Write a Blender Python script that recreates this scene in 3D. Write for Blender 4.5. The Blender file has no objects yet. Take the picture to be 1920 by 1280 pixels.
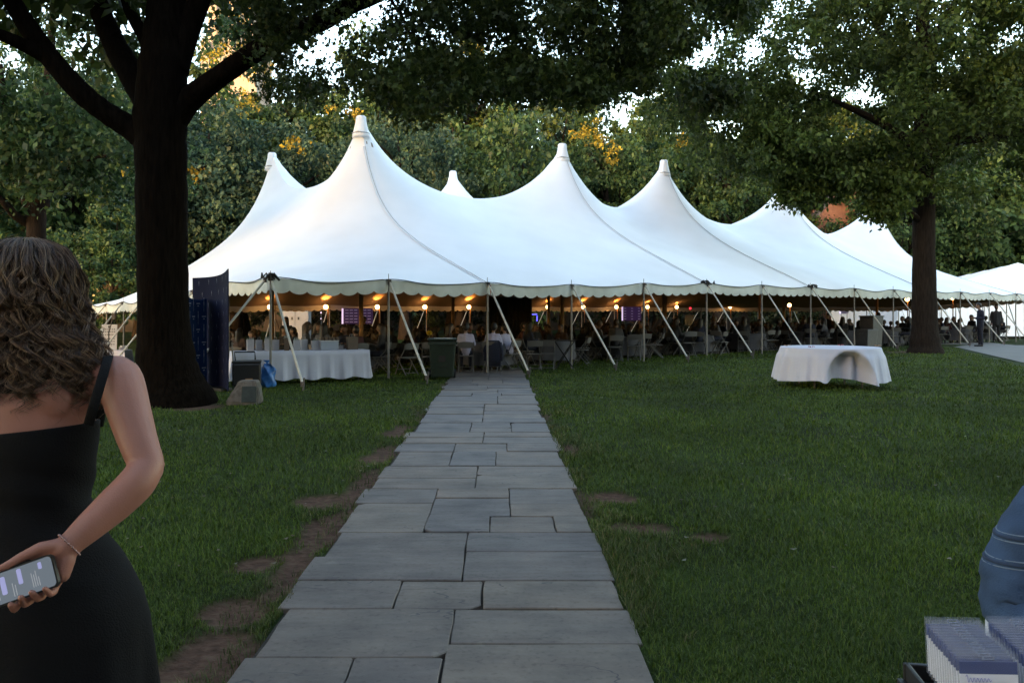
import bpy, bmesh, math, random
import numpy as np
from mathutils import Vector, Matrix
R = math.radians
rng = np.random.default_rng(7)
random.seed(7)
S = bpy.context.scene
COL = S.collection

# ------------------------------------------------------------------ camera, sky, sun, exposure
CAMZ = 1.58
F = 1550.0                       # focal length in pixels of a 1920 wide picture
cam_d = bpy.data.cameras.new('camera')
cam = bpy.data.objects.new('camera', cam_d)
COL.objects.link(cam)
cam.location = (0, 0, CAMZ)
cam.rotation_euler = (R(90), 0, 0)
cam_d.sensor_width = 36
cam_d.lens = 36 * F / 1920
cam_d.shift_x = 26 / 1920
cam_d.shift_y = -53 / 1920
cam_d.clip_start = 0.05
cam_d.clip_end = 3000
S.camera = cam

SUN_EL, SUN_AZ = 5.0, -150.0     # low evening sun behind the camera
w = bpy.data.worlds.new('World')
S.world = w
w.use_nodes = True
nt = w.node_tree
sky = nt.nodes.new('ShaderNodeTexSky')
sky.sky_type = 'NISHITA'
sky.sun_disc = False
sky.sun_elevation = R(SUN_EL)
sky.sun_rotation = R(SUN_AZ)
sky.air_density = 1.0
sky.dust_density = 1.0
sky.ozone_density = 1.2
bg = nt.nodes['Background']
bg.inputs[1].default_value = 0.15
nt.links.new(sky.outputs[0], bg.inputs[0])

sun_d = bpy.data.lights.new('sun', 'SUN')
sun = bpy.data.objects.new('sun', sun_d)
COL.objects.link(sun)
sun_d.energy = 0.35
sun_d.angle = R(0.5)
sun_d.color = (1.0, 0.62, 0.30)
# sky.sun_rotation turns clockwise from +Y seen from above
sd = Vector((math.sin(R(SUN_AZ)) * math.cos(R(SUN_EL)), math.cos(R(SUN_AZ)) * math.cos(R(SUN_EL)), math.sin(R(SUN_EL))))
sun.rotation_euler = sd.to_track_quat('Z', 'Y').to_euler()
sun.location = (0, -30, 60)

S.view_settings.view_transform = 'Standard'
S.view_settings.look = 'None'
S.view_settings.gamma = 1
S.view_settings.use_curve_mapping = False
S.view_settings.exposure = 3.5
S.view_settings.use_white_balance = True
S.view_settings.white_balance_temperature = 7050
S.view_settings.white_balance_tint = 15
S.render.engine = 'CYCLES'
S.cycles.use_denoising = True
S.cycles.max_bounces = 8
S.cycles.transparent_max_bounces = 8

# ------------------------------------------------------------------ helpers
def at(u, v, d):
    """world point seen at picture point (u, v) at distance d"""
    return Vector(((u - 934) / F * d, d, CAMZ - (v - 587) / F * d))

def sstep(a, b, x):
    t = np.clip((np.asarray(x, dtype=float) - a) / (b - a), 0, 1)
    return t * t * (3 - 2 * t)

P0 = np.array([-5.01, 18.2])
SP = 2.947
UU = np.array([0.802, 0.597])
NN = np.array([-0.597, 0.802])
TW = 22.12
WROW = (7.15, 14.97)
def T(k, wd):
    p = P0 + UU * (k * SP) + NN * wd
    return float(p[0]), float(p[1])

def ground(x, y):
    x = np.asarray(x, dtype=float); y = np.asarray(y, dtype=float)
    wd = (x - P0[0]) * NN[0] + (y - P0[1]) * NN[1]
    g = -0.33 * sstep(0.5, 10, wd)
    g = g - 0.15 * sstep(8, 18, -x) * sstep(15, 30, y)
    g = g + 0.17 * sstep(1.2, 6.5, x) * sstep(7, 14, y) * (1 - sstep(0, 5, wd))
    g = g + 0.02 * np.sin(x * 1.3 + 1) * np.sin(y * 0.9) * sstep(1.0, 2.5, np.abs(x + 0.23))
    return g
def G(x, y): return float(ground(x, y))

class MB:
    def __init__(s): s.v = []; s.f = []; s.m = []
    def add(s, vs, fs, mi=0):
        b = len(s.v)
        s.v += [tuple(p) for p in vs]
        s.f += [tuple(i + b for i in f) for f in fs]
        s.m += [mi] * len(fs)
        return s
    def box(s, c, size, rz=0, mi=0, tilt=None):
        x, y, z = (q / 2 for q in size)
        M = Matrix.Rotation(rz, 3, 'Z')
        if tilt is not None: M = M @ tilt
        c = Vector(c)
        vs = [c + M @ Vector(p) for p in ((-x,-y,-z),(x,-y,-z),(x,y,-z),(-x,y,-z),(-x,-y,z),(x,-y,z),(x,y,z),(-x,y,z))]
        return s.add(vs, [(0,3,2,1),(4,5,6,7),(0,1,5,4),(1,2,6,5),(2,3,7,6),(3,0,4,7)], mi)
    def tube(s, pts, rad, seg=8, mi=0, flat=1.0, cap=True, up=None):
        pts = [Vector(p) for p in pts]
        n = len(pts)
        if not hasattr(rad, '__len__'): rad = [rad] * n
        vs = []; fs = []
        ref = None
        for i, p in enumerate(pts):
            t = (pts[min(i+1, n-1)] - pts[max(i-1, 0)])
            if t.length < 1e-9: t = Vector((0,0,1))
            t.normalize()
            if ref is None:
                ref = Vector(up) if up is not None else (Vector((0,0,1)) if abs(t.z) < 0.9 else Vector((1,0,0)))
            a = ref - t * ref.dot(t)
            if a.length < 1e-6: a = t.orthogonal()
            a.normalize(); b = t.cross(a); ref = a
            for j in range(seg):
                q = 2 * math.pi * j / seg
                vs.append(p + (a * math.cos(q) * flat + b * math.sin(q)) * rad[i])
        for i in range(n - 1):
            for j in range(seg):
                k = (j + 1) % seg
                fs.append((i*seg+j, i*seg+k, (i+1)*seg+k, (i+1)*seg+j))
        if cap:
            fs.append(tuple(range(seg-1, -1, -1)))
            fs.append(tuple((n-1)*seg + j for j in range(seg)))
        return s.add(vs, fs, mi)
    def loft(s, rings, seg=24, mi=0, cap=True, fn=None):
        """rings: (cx, cy, cz, rx, ry)"""
        vs = []; fs = []; n = len(rings)
        for (cx, cy, cz, rx, ry) in rings:
            for j in range(seg):
                q = 2 * math.pi * j / seg
                p = Vector((cx + rx * math.cos(q), cy + ry * math.sin(q), cz))
                if fn: p = fn(p, q)
                vs.append(p)
        for i in range(n-1):
            for j in range(seg):
                k = (j+1) % seg
                fs.append((i*seg+j, i*seg+k, (i+1)*seg+k, (i+1)*seg+j))
        if cap:
            fs.append(tuple(range(seg-1, -1, -1)))
            fs.append(tuple((n-1)*seg + j for j in range(seg)))
        return s.add(vs, fs, mi)
    def ball(s, c, r, seg=12, rings=8, mi=0):
        if not hasattr(r, '__len__'): r = (r, r, r)
        c = Vector(c)
        vs = [c + Vector((0,0,-r[2]))]; fs = []
        for i in range(1, rings):
            p = -math.pi/2 + math.pi * i / rings
            for j in range(seg):
                q = 2*math.pi*j/seg
                vs.append(c + Vector((r[0]*math.cos(p)*math.cos(q), r[1]*math.cos(p)*math.sin(q), r[2]*math.sin(p))))
        vs.append(c + Vector((0,0,r[2])))
        for j in range(seg):
            k = (j+1) % seg
            fs.append((0, 1+k, 1+j))
            for i in range(rings-2):
                a = 1+i*seg
                fs.append((a+j, a+k, a+seg+k, a+seg+j))
            a = 1+(rings-2)*seg
            fs.append((a+j, a+k, len(vs)-1))
        return s.add(vs, fs, mi)
    def capsule(s, p0, p1, r0, r1, seg=12, mi=0):
        p0 = Vector(p0); p1 = Vector(p1)
        d = (p1 - p0); L = d.length; d = d / L if L > 1e-6 else Vector((0,0,1))
        pts = []; rs = []
        for a in (-85, -60, -30): pts.append(p0 + d * r0 * math.sin(R(a))); rs.append(r0 * math.cos(R(a)))
        pts.append(p0); rs.append(r0); pts.append(p1); rs.append(r1)
        for a in (30, 60, 85): pts.append(p1 + d * r1 * math.sin(R(a))); rs.append(r1 * math.cos(R(a)))
        return s.tube(pts, rs, seg, mi)
    def mesh(s, name, mats=(), smooth=False):
        me = bpy.data.meshes.new(name)
        me.from_pydata(s.v, [], s.f)
        for m in mats: me.materials.append(m)
        if len(mats) > 1: me.polygons.foreach_set('material_index', s.m)
        if smooth: me.polygons.foreach_set('use_smooth', [True] * len(s.f))
        me.update()
        return me

def np_mesh(name, verts, faces, nper, mats=(), smooth=False):
    """verts (N,3); faces (M,nper) all of one size"""
    me = bpy.data.meshes.new(name)
    me.vertices.add(len(verts))
    me.vertices.foreach_set('co', np.ascontiguousarray(verts, dtype=np.float32).ravel())
    me.loops.add(faces.size)
    me.loops.foreach_set('vertex_index', np.ascontiguousarray(faces, dtype=np.int32).ravel())
    me.polygons.add(len(faces))
    me.polygons.foreach_set('loop_start', np.arange(0, faces.size, nper, dtype=np.int32))
    for m in mats: me.materials.append(m)
    if smooth: me.polygons.foreach_set('use_smooth', np.ones(len(faces), dtype=bool))
    me.update(calc_edges=True)
    me.validate()
    return me

def link(name, data, parent=None, loc=None, rz=None, world=False):
    o = bpy.data.objects.new(name, data)
    COL.objects.link(o)
    if parent is not None:
        o.parent = parent
        if world: o.location = -parent.location
    if loc is not None: o.location = loc
    if rz is not None: o.rotation_euler = (0, 0, rz)
    return o
def tag(o, label=None, cat=None, group=None, kind=None):
    if label: o['label'] = label
    if cat: o['category'] = cat
    if group: o['group'] = group
    if kind: o['kind'] = kind
    return o
def thing(name, loc, label, cat, group=None, rz=0):
    o = link(name, None, loc=loc, rz=rz)
    o.empty_display_size = 0.2
    return tag(o, label, cat, group)
def part(name, mb, m, parent, world=False, smooth=False):
    ms = m if isinstance(m, (list, tuple)) else [m]
    return link(name, mb.mesh(name, ms, smooth), parent, world=world)
def dup(root, loc=None, rz=None, label=None, group=None, scale=None):
    r = root.copy(); COL.objects.link(r)
    if loc is not None: r.location = loc
    if rz is not None: r.rotation_euler = (0, 0, rz)
    if scale is not None: r.scale = (scale,)*3 if not hasattr(scale, '__len__') else scale
    if label: r['label'] = label
    if group: r['group'] = group
    for ch in list(root.children):
        c = ch.copy(); COL.objects.link(c); c.parent = r
        for g in list(ch.children):
            q = g.copy(); COL.objects.link(q); q.parent = c
    return r
def bevel(o, wdt=0.01, seg=2):
    m = o.modifiers.new('bevel', 'BEVEL'); m.width = wdt; m.segments = seg; m.limit_method = 'ANGLE'
    return o

def mat(name, col, rough=0.7, var=0.0, scale=6.0, bump=0.0, bscale=60.0, metal=0.0, emit=0.0, ecol=None, detail=5, spec=0.5, stretch=None):
    m = bpy.data.materials.new(name); m.use_nodes = True
    N = m.node_tree.nodes; L = m.node_tree.links
    b = N['Principled BSDF']
    b.inputs['Base Color'].default_value = (*col, 1)
    b.inputs['Roughness'].default_value = rough
    b.inputs['Metallic'].default_value = metal
    b.inputs['Specular IOR Level'].default_value = spec
    tc = None
    def coord():
        nonlocal tc
        if tc is None:
            t = N.new('ShaderNodeTexCoord'); tc = t.outputs['Object']
            if stretch:
                mp = N.new('ShaderNodeMapping'); mp.inputs['Scale'].default_value = stretch
                L.new(tc, mp.inputs[0]); tc = mp.outputs[0]
        return tc
    if var:
        n = N.new('ShaderNodeTexNoise'); n.inputs['Scale'].default_value = scale; n.inputs['Detail'].default_value = detail
        L.new(coord(), n.inputs['Vector'])
        rp = N.new('ShaderNodeValToRGB')
        rp.color_ramp.elements[0].position = 0.3; rp.color_ramp.elements[1].position = 0.7
        rp.color_ramp.elements[0].color = (*[max(0, c*(1-var)) for c in col], 1)
        rp.color_ramp.elements[1].color = (*[min(1, c*(1+var)) for c in col], 1)
        L.new(n.outputs['Fac'], rp.inputs[0]); L.new(rp.outputs[0], b.inputs['Base Color'])
    if bump:
        n2 = N.new('ShaderNodeTexNoise'); n2.inputs['Scale'].default_value = bscale; n2.inputs['Detail'].default_value = 4
        L.new(coord(), n2.inputs['Vector'])
        bp = N.new('ShaderNodeBump'); bp.inputs['Strength'].default_value = bump; bp.inputs['Distance'].default_value = 0.02
        L.new(n2.outputs['Fac'], bp.inputs['Height']); L.new(bp.outputs[0], b.inputs['Normal'])
    if emit:
        b.inputs['Emission Color'].default_value = (*(ecol or col), 1)
        b.inputs['Emission Strength'].default_value = emit
    return m

def leaf_mat(name, cols, trans=0.35, rough=0.55):
    m = bpy.data.materials.new(name); m.use_nodes = True
    N = m.node_tree.nodes; L = m.node_tree.links
    b = N['Principled BSDF']; b.inputs['Roughness'].default_value = rough
    b.inputs['Specular IOR Level'].default_value = 0.3
    g = N.new('ShaderNodeNewGeometry')
    rp = N.new('ShaderNodeValToRGB'); rp.color_ramp.interpolation = 'LINEAR'
    els = rp.color_ramp.elements
    while len(els) < len(cols): els.new(0.5)
    for i, (p, c) in enumerate(cols):
        els[i].position = p; els[i].color = (*c, 1)
    L.new(g.outputs['Random Per Island'], rp.inputs[0])
    # large soft variation of tone through the crown
    tc = N.new('ShaderNodeTexCoord'); nz = N.new('ShaderNodeTexNoise'); nz.inputs['Scale'].default_value = 0.45; nz.inputs['Detail'].default_value = 2
    L.new(tc.outputs['Object'], nz.inputs['Vector'])
    mr = N.new('ShaderNodeMapRange'); mr.inputs[1].default_value = 0.3; mr.inputs[2].default_value = 0.7; mr.inputs[3].default_value = 0.65; mr.inputs[4].default_value = 1.35
    L.new(nz.outputs['Fac'], mr.inputs[0])
    mx = N.new('ShaderNodeMix'); mx.data_type = 'RGBA'; mx.blend_type = 'MULTIPLY'; mx.inputs[0].default_value = 1
    L.new(rp.outputs[0], mx.inputs[6]); L.new(mr.outputs[0], mx.inputs[7])
    L.new(mx.outputs[2], b.inputs['Base Color'])
    if trans:
        t = N.new('ShaderNodeBsdfTranslucent'); L.new(mx.outputs[2], t.inputs[0])
        ms = N.new('ShaderNodeMixShader'); ms.inputs[0].default_value = trans
        L.new(b.outputs[0], ms.inputs[1]); L.new(t.outputs[0], ms.inputs[2])
        L.new(ms.outputs[0], N['Material Output'].inputs[0])
    return m

def voxel_mesh(mb, voxel, smooth=4, fac=0.5):
    """one continuous skin round overlapping shapes"""
    me = mb.mesh('tmp')
    o = bpy.data.objects.new('tmp', me); COL.objects.link(o)
    r = o.modifiers.new('r', 'REMESH'); r.mode = 'VOXEL'; r.voxel_size = voxel; r.use_smooth_shade = True
    if smooth:
        s2 = o.modifiers.new('s', 'SMOOTH'); s2.iterations = smooth; s2.factor = fac
    dg = bpy.context.evaluated_depsgraph_get()
    out = bpy.data.meshes.new_from_object(o.evaluated_get(dg))
    bpy.data.objects.remove(o); bpy.data.meshes.remove(me)
    out.polygons.foreach_set('use_smooth', [True] * len(out.polygons))
    return out

def zone_body(prims, voxel, mats, smooth=4):
    """prims: (zone, p0, p1, r0, r1) capsules -> one mesh, faces coloured by nearest capsule"""
    mb = MB()
    for (z, a, b, r0, r1) in prims: mb.capsule(a, b, r0, r1)
    me = voxel_mesh(mb, voxel, smooth)
    n = len(me.polygons); c = np.empty(n*3); me.polygons.foreach_get('center', c); c = c.reshape(-1, 3)
    best = np.full(n, 1e9); zi = np.zeros(n, dtype=np.int32)
    for (z, a, b, r0, r1) in prims:
        a = np.array(a); b = np.array(b); d = b - a; L = max(d @ d, 1e-9)
        t = np.clip(((c - a) @ d) / L, 0, 1)
        q = np.linalg.norm(c - (a + t[:, None]*d), axis=1) - (r0 + (r1 - r0)*t)
        sel = q < best; best[sel] = q[sel]; zi[sel] = z
    me.materials.clear()
    for m in mats: me.materials.append(m)
    me.polygons.foreach_set('material_index', zi)
    me.update()
    return me

# ------------------------------------------------------------------ materials
M = {}
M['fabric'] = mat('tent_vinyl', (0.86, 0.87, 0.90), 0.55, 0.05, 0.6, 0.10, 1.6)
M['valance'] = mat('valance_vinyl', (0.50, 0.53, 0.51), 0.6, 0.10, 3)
M['shaded_underside'] = mat('painted_shade_vinyl', (0.20, 0.15, 0.11), 0.9, 0.1, 1)  # underside of the white fabric; the shade under the roof is painted into it
M['webbing'] = mat('webbing_white', (0.50, 0.50, 0.46), 0.8, 0.1, 8)
M['pole'] = mat('pole_grey', (0.20, 0.19, 0.18), 0.5, 0.15, 6, metal=0.3)
M['woodpole'] = mat('wood_pole', (0.30, 0.17, 0.08), 0.6, 0.2, 8)
M['cable'] = mat('black_cable', (0.015, 0.015, 0.016), 0.6)
M['rope'] = mat('seam_rope', (0.40, 0.40, 0.40), 0.8)
M['iron'] = mat('stake_iron', (0.10, 0.09, 0.09), 0.6, 0.3, 20)
M['cloth'] = mat('white_tablecloth', (0.52, 0.53, 0.62), 0.85, 0.03, 4, 0.15, 200)
M['white'] = mat('white_plastic', (0.50, 0.50, 0.50), 0.45, 0.05, 8)
M['cabinet'] = mat('pale_cabinet', (0.26, 0.25, 0.24), 0.5, 0.05, 8)
M['black'] = mat('black_plastic', (0.012, 0.012, 0.013), 0.45)
M['blackcloth'] = mat('black_drape', (0.006, 0.006, 0.007), 0.95)
M['navy'] = mat('navy_vinyl', (0.007, 0.010, 0.032), 0.85, 0.1, 3, spec=0.1)
M['blue'] = mat('blue_vinyl', (0.018, 0.045, 0.13), 0.8, 0.15, 2, spec=0.1)
M['mark'] = mat('white_print', (0.42, 0.46, 0.55), 0.7)
M['markdim'] = mat('dim_print', (0.10, 0.12, 0.17), 0.7)
M['green_bin'] = mat('green_bin', (0.012, 0.026, 0.018), 0.5, 0.15, 10)
M['grey_bin'] = mat('grey_bin', (0.065, 0.072, 0.08), 0.5, 0.1, 10)
M['stone'] = mat('boulder_granite', (0.10, 0.088, 0.075), 0.9, 0.25, 14, 0.5, 30)
M['plaque'] = mat('bronze_plaque', (0.03, 0.04, 0.037), 0.5, 0.2, 12, metal=0.4)
M['bark'] = mat('bark_dark', (0.0068, 0.0050, 0.0038), 1.0, 0.5, 5, 1.0, 9, stretch=(4, 4, 0.6), spec=0.02)
M['bark2'] = mat('bark_grey', (0.022, 0.017, 0.014), 1.0, 0.4, 5, 1.0, 9, stretch=(4, 4, 0.6), spec=0.05)
M['dirt'] = mat('joint_soil', (0.035, 0.028, 0.022), 0.95, 0.4, 12, 0.5, 50)
M['bluebag'] = mat('blue_plastic', (0.03, 0.16, 0.45), 0.3, 0.3, 9)
M['petal'] = mat('red_petal', (0.35, 0.02, 0.02), 0.6)
M['petal2'] = mat('tan_petal', (0.30, 0.16, 0.08), 0.6)
# ------------------------------------------------------------------ lawn, soil, paths
DIRT = [(-1.26, 5.9, .20, .75), (-1.27, 5.0, .17, .5), (-1.24, 7.15, .17, .8), (-1.28, 9.3, .20, .7), (-1.30, 3.75, .26, .48), (-1.24, 8.2, .10, .5), (-1.35, 11.2, .2, .6),
        (-1.52, 7.0, .25, .3), (-1.55, 5.2, .16, .25), (-1.4, 4.35, .16, .2),
        (1.0, 7.1, .20, .25), (.98, 6.1, .26, .16), (1.5, 5.85, .13, .09), (.85, 9.6, .12, .4), (-5.8, 14.3, 1.3, .9), (15.1, 29.6, 1.1, .9)]
def wob(x, y, f, s):
    return (np.sin(x*f*1.7 + s) * np.cos(y*f*1.3 - s*2) + np.sin((x+y)*f*2.9 + s*3) * .6 + np.sin((x*1.3 - y*.8)*f*6.1 + s) * .35)
def dirt(x, y):
    x = np.asarray(x, dtype=float); y = np.asarray(y, dtype=float)
    m = np.zeros(np.broadcast(x, y).shape)
    for i, (cx, cy, rx, ry) in enumerate(DIRT):
        q = np.sqrt(((x-cx)/rx)**2 + ((y-cy)/ry)**2) + .28 * wob(x, y, 2.6, i*1.9)
        m = np.maximum(m, 1 - sstep(.65, 1.15, q))
    e = np.abs(x + .23) - .93                       # bare rim beside the stones
    rim = (1 - sstep(.03, .16, e + .06*wob(x, y, 3.3, 4.))) * sstep(.2, .9, wob(x, y*.6, 1.4, 2.2)) * (y < 22)
    return np.clip(np.maximum(m, rim*.8), 0, 1)

def graded(lo, hi, a, b, fine, grow):
    xs = list(np.arange(a, b + fine/2, fine)); d = fine
    while xs[-1] < hi: d *= grow; xs.append(xs[-1] + d)
    d = fine
    while xs[0] > lo: d *= grow; xs.insert(0, xs[0] - d)
    return np.array(xs)
gx = graded(-900, 900, -3.2, 3.2, .075, 1.14); gy = graded(-300, 1500, 2.8, 14, .085, 1.12)
GX, GY = np.meshgrid(gx, gy)
GZ = ground(GX, GY) - .004
GZ = GZ - .018 * dirt(GX, GY) - .03 * (np.abs(GX + .23) < .9) * (GY < 24) * (GY > -6)
nv = len(gx)
idx = (np.arange(len(gy)-1)[:, None]*nv + np.arange(nv-1)[None]).ravel()
gme = np_mesh('lawn', np.stack([GX, GY, GZ], -1).reshape(-1, 3), np.stack([idx, idx+1, idx+nv+1, idx+nv], -1), 4, smooth=True)
at_d = gme.attributes.new('soil', 'FLOAT', 'POINT'); at_d.data.foreach_set('value', dirt(GX, GY).astype(np.float32).ravel())
m = bpy.data.materials.new('lawn'); m.use_nodes = True
N = m.node_tree.nodes; L = m.node_tree.links; b = N['Principled BSDF']; b.inputs['Roughness'].default_value = .95; b.inputs['Specular IOR Level'].default_value = .1
gp = N.new('ShaderNodeNewGeometry')
def ramp(cols, fac):
    rp = N.new('ShaderNodeValToRGB'); e = rp.color_ramp.elements
    while len(e) < len(cols): e.new(.5)
    for i, (p, c) in enumerate(cols): e[i].position = p; e[i].color = (*c, 1)
    L.new(fac, rp.inputs[0]); return rp.outputs[0]
def noise(sc, det=5, vec=None):
    n = N.new('ShaderNodeTexNoise'); n.inputs['Scale'].default_value = sc; n.inputs['Detail'].default_value = det
    L.new(vec or gp.outputs['Position'], n.inputs['Vector']); return n.outputs['Fac']
turf = ramp([(.3, (.010, .017, .004)), (.5, (.020, .034, .006)), (.7, (.034, .056, .009))], noise(1.1, 9))
soil = ramp([(.3, (.050, .027, .018)), (.55, (.092, .050, .034)), (.75, (.125, .076, .054))], noise(16, 8))
an = N.new('ShaderNodeAttribute'); an.attribute_name = 'soil'
mx = N.new('ShaderNodeMix'); mx.data_type = 'RGBA'
L.new(an.outputs['Fac'], mx.inputs[0]); L.new(turf, mx.inputs[6]); L.new(soil, mx.inputs[7]); L.new(mx.outputs[2], b.inputs['Base Color'])
bp = N.new('ShaderNodeBump'); bp.inputs['Strength'].default_value = .7; bp.inputs['Distance'].default_value = .03
L.new(noise(30, 6), bp.inputs['Height']); L.new(bp.outputs[0], b.inputs['Normal'])
gme.materials.append(m)
tag(link('lawn', gme), kind='structure')

# grass blades, denser towards the camera
def blades(name, n, ymin, ymax, xmul, keep, hgt, wid, mtl, power=1.0, seed=1):
    r = np.random.default_rng(seed)
    # density falls with 1/d^2, the strip widens with d: log-uniform in d
    y = ymin * (ymax/ymin) ** (r.random(n) ** power)
    x = (r.random(n)*2 - 1) * xmul * (y + .6) + .03*y
    k = keep(x, y, r); x = x[k]; y = y[k]; n = len(x)
    far = np.clip(y/4.5, 1, 6)
    h = hgt * (.45 + .9*r.random(n)) * (1 + .35*wob(x, y, 1.1, .5)*.5) * np.clip(far, 1, 1.25); wd = wid * far * (.7 + .6*r.random(n))
    a = r.random(n)*2*np.pi; lean = (.25 + .9*r.random(n)) * h
    dx, dy = np.cos(a), np.sin(a); px_, py_ = -dy, dx
    z = ground(x, y) - .018*dirt(x, y) - .006
    def P(ox, oy, oz): return np.stack([x+ox, y+oy, z+oz], -1)
    w2 = wd/2
    v = np.stack([P(-px_*w2, -py_*w2, 0), P(px_*w2, py_*w2, 0), P(px_*w2*.75+dx*lean*.35, py_*w2*.75+dy*lean*.35, h*.62), P(-px_*w2*.75+dx*lean*.35, -py_*w2*.75+dy*lean*.35, h*.62),
                  P(dx*lean, dy*lean, h*.95)], 1)
    base = np.arange(n)[:, None]*5
    tris = (base[:, :, None] + np.array([[0, 1, 2], [0, 2, 3], [3, 2, 4]])[None]).reshape(-1, 3)
    return tag(link(name, np_mesh(name, v.reshape(-1, 3), tris, 3, [mtl])), 'short lawn grass growing around the stone path' if name == 'grass' else 'pale dry grass tufts along the stone path edges', 'grass', kind='stuff')
def keep_green(x, y, r):
    e = np.abs(x + .23)
    ok = (e > .90 + .05*r.random(len(x))) | (y > 23.5)
    ok &= r.random(len(x)) > dirt(x, y)*1.05
    side = (x > 13.9 + (y-22)*.40) & (x < 17.6 + (y-21.5)*.345) & (y > 21.5) & (y < 40)
    ok &= ~side
    ok &= r.random(len(x)) < np.clip(.78 + .35*wob(x, y, .8, 1.), .5, 1)
    return ok
def keep_dry(x, y, r):
    e = np.abs(x + .23) - .93
    w_ = np.where(x > 0, .55, .42) * (.5 + .5*wob(x, y, 1.2, 3.))
    return (e > -.02) & (e < w_) & (y < 20) & (r.random(len(x)) > dirt(x, y)*.75)
GREENS = [(0, (.022, .040, .003)), (.35, (.044, .078, .006)), (.7, (.068, .114, .009)), (.95, (.100, .140, .014)), (1, (.13, .12, .04))]
blades('grass', 600000, 3.1, 34, .70, keep_green, .031, .0038, leaf_mat('grass_blades', GREENS, .25, .6), seed=3)
blades('dry_grass', 130000, 3.1, 14, .45, keep_dry, .046, .0038, leaf_mat('dry_blades', [(0, (.030, .052, .008)), (.6, (.056, .078, .014)), (.88, (.10, .10, .035)), (1, (.20, .17, .09))], .2, .7), seed=4)
# fallen leaves and clover flecks on the lawn
r = np.random.default_rng(5); n = 260
y = 5 + 22*r.random(n)**1.3; x = (r.random(n)*2-1)*.62*y; a = r.random(n)*6.28; s_ = .012 + .020*r.random(n)
k = np.abs(x+.23) > .98; x, y, a, s_ = x[k], y[k], a[k], s_[k]; n = len(x)
z = ground(x, y) + .035
v = np.stack([np.stack([x+np.cos(a+q)*s_*f, y+np.sin(a+q)*s_*f, z+h], -1) for q, f, h in ((0, 1, .006), (1.2, .55, 0), (3.14, .9, .008), (4.9, .6, .0))], 1)
tag(link('fallen_leaves', np_mesh('fallen_leaves', v.reshape(-1, 3), np.arange(n*4).reshape(-1, 4), 4, [leaf_mat('dead_leaf', [(0, (.05, .03, .015)), (.6, (.085, .06, .03)), (1, (.14, .14, .10))], 0)])),
    'small pale fallen leaves scattered over the lawn', 'leaves', kind='stuff')

# stone path: a bed of dark soil with one slab per stone
pm = MB(); ys = list(np.arange(-4, 24.3, .5))
for i, y_ in enumerate(ys):
    pm.v += [(-1.14, y_, G(-.23, y_) - .018), (.68, y_, G(-.23, y_) - .018)]
for i in range(len(ys)-1): pm.f.append((2*i, 2*i+1, 2*i+3, 2*i+2)); pm.m.append(0)
path = tag(link('path', pm.mesh('path', [M['dirt']])), kind='structure')
m = bpy.data.materials.new('bluestone'); m.use_nodes = True
N = m.node_tree.nodes; L = m.node_tree.links; b = N['Principled BSDF']; b.inputs['Roughness'].default_value = .62; b.inputs['Specular IOR Level'].default_value = .35
gp = N.new('ShaderNodeNewGeometry'); oi = N.new('ShaderNodeObjectInfo')
tone = ramp([(0, (.094, .083, .084)), (.25, (.112, .092, .083)), (.45, (.134, .108, .090)), (.6, (.098, .085, .084)), (.8, (.118, .093, .079)), (1, (.142, .110, .090))], oi.outputs['Random'])
vary = ramp([(.25, (.58, .58, .60)), (.5, (1, 1, 1)), (.75, (1.36, 1.33, 1.28))], noise(2.6, 9))
mx = N.new('ShaderNodeMix'); mx.data_type = 'RGBA'; mx.blend_type = 'MULTIPLY'; mx.inputs[0].default_value = 1
grit = ramp([(.30, (.72, .70, .68)), (.45, (1, 1, 1)), (.60, (1, 1, 1)), (.75, (1.25, 1.22, 1.18))], noise(38, 7))
mx0 = N.new('ShaderNodeMix'); mx0.data_type = 'RGBA'; mx0.blend_type = 'MULTIPLY'; mx0.inputs[0].default_value = 1
L.new(vary, mx0.inputs[6]); L.new(grit, mx0.inputs[7])
L.new(tone, mx.inputs[6]); L.new(mx0.outputs[2], mx.inputs[7])
# thin layered cleft lines of split stone
vm = N.new('ShaderNodeMapping'); vm.inputs['Scale'].default_value = (1.1, 3.2, 1); L.new(gp.outputs['Position'], vm.inputs[0])
ad = N.new('ShaderNodeVectorMath'); ad.operation = 'ADD'; L.new(vm.outputs[0], ad.inputs[0])
sc_ = N.new('ShaderNodeVectorMath'); sc_.operation = 'SCALE'; sc_.inputs[3].default_value = 40; cb = N.new('ShaderNodeCombineXYZ'); L.new(oi.outputs['Random'], cb.inputs[2]); L.new(cb.outputs[0], sc_.inputs[0]); L.new(sc_.outputs[0], ad.inputs[1])
cn = noise(.9, 3, ad.outputs[0])
def math_(op, a_, b_=None, c_=None):
    q = N.new('ShaderNodeMath'); q.operation = op
    for i, s_ in enumerate((a_, b_)):
        if s_ is None: continue
        if isinstance(s_, (int, float)): q.inputs[i].default_value = s_
        else: L.new(s_, q.inputs[i])
    return q.outputs[0]
ln = math_('ABSOLUTE', math_('SUBTRACT', math_('FRACT', math_('MULTIPLY', cn, 7.0)), .5))
gate = noise(.8, 2)
mask = math_('MULTIPLY', math_('LESS_THAN', ln, .022), math_('GREATER_THAN', gate, .54))
mx2 = N.new('ShaderNodeMix'); mx2.data_type = 'RGBA'; L.new(math_('MULTIPLY', mask, .75), mx2.inputs[0]); L.new(mx.outputs[2], mx2.inputs[6]); mx2.inputs[7].default_value = (.035, .034, .036, 1)
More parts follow.
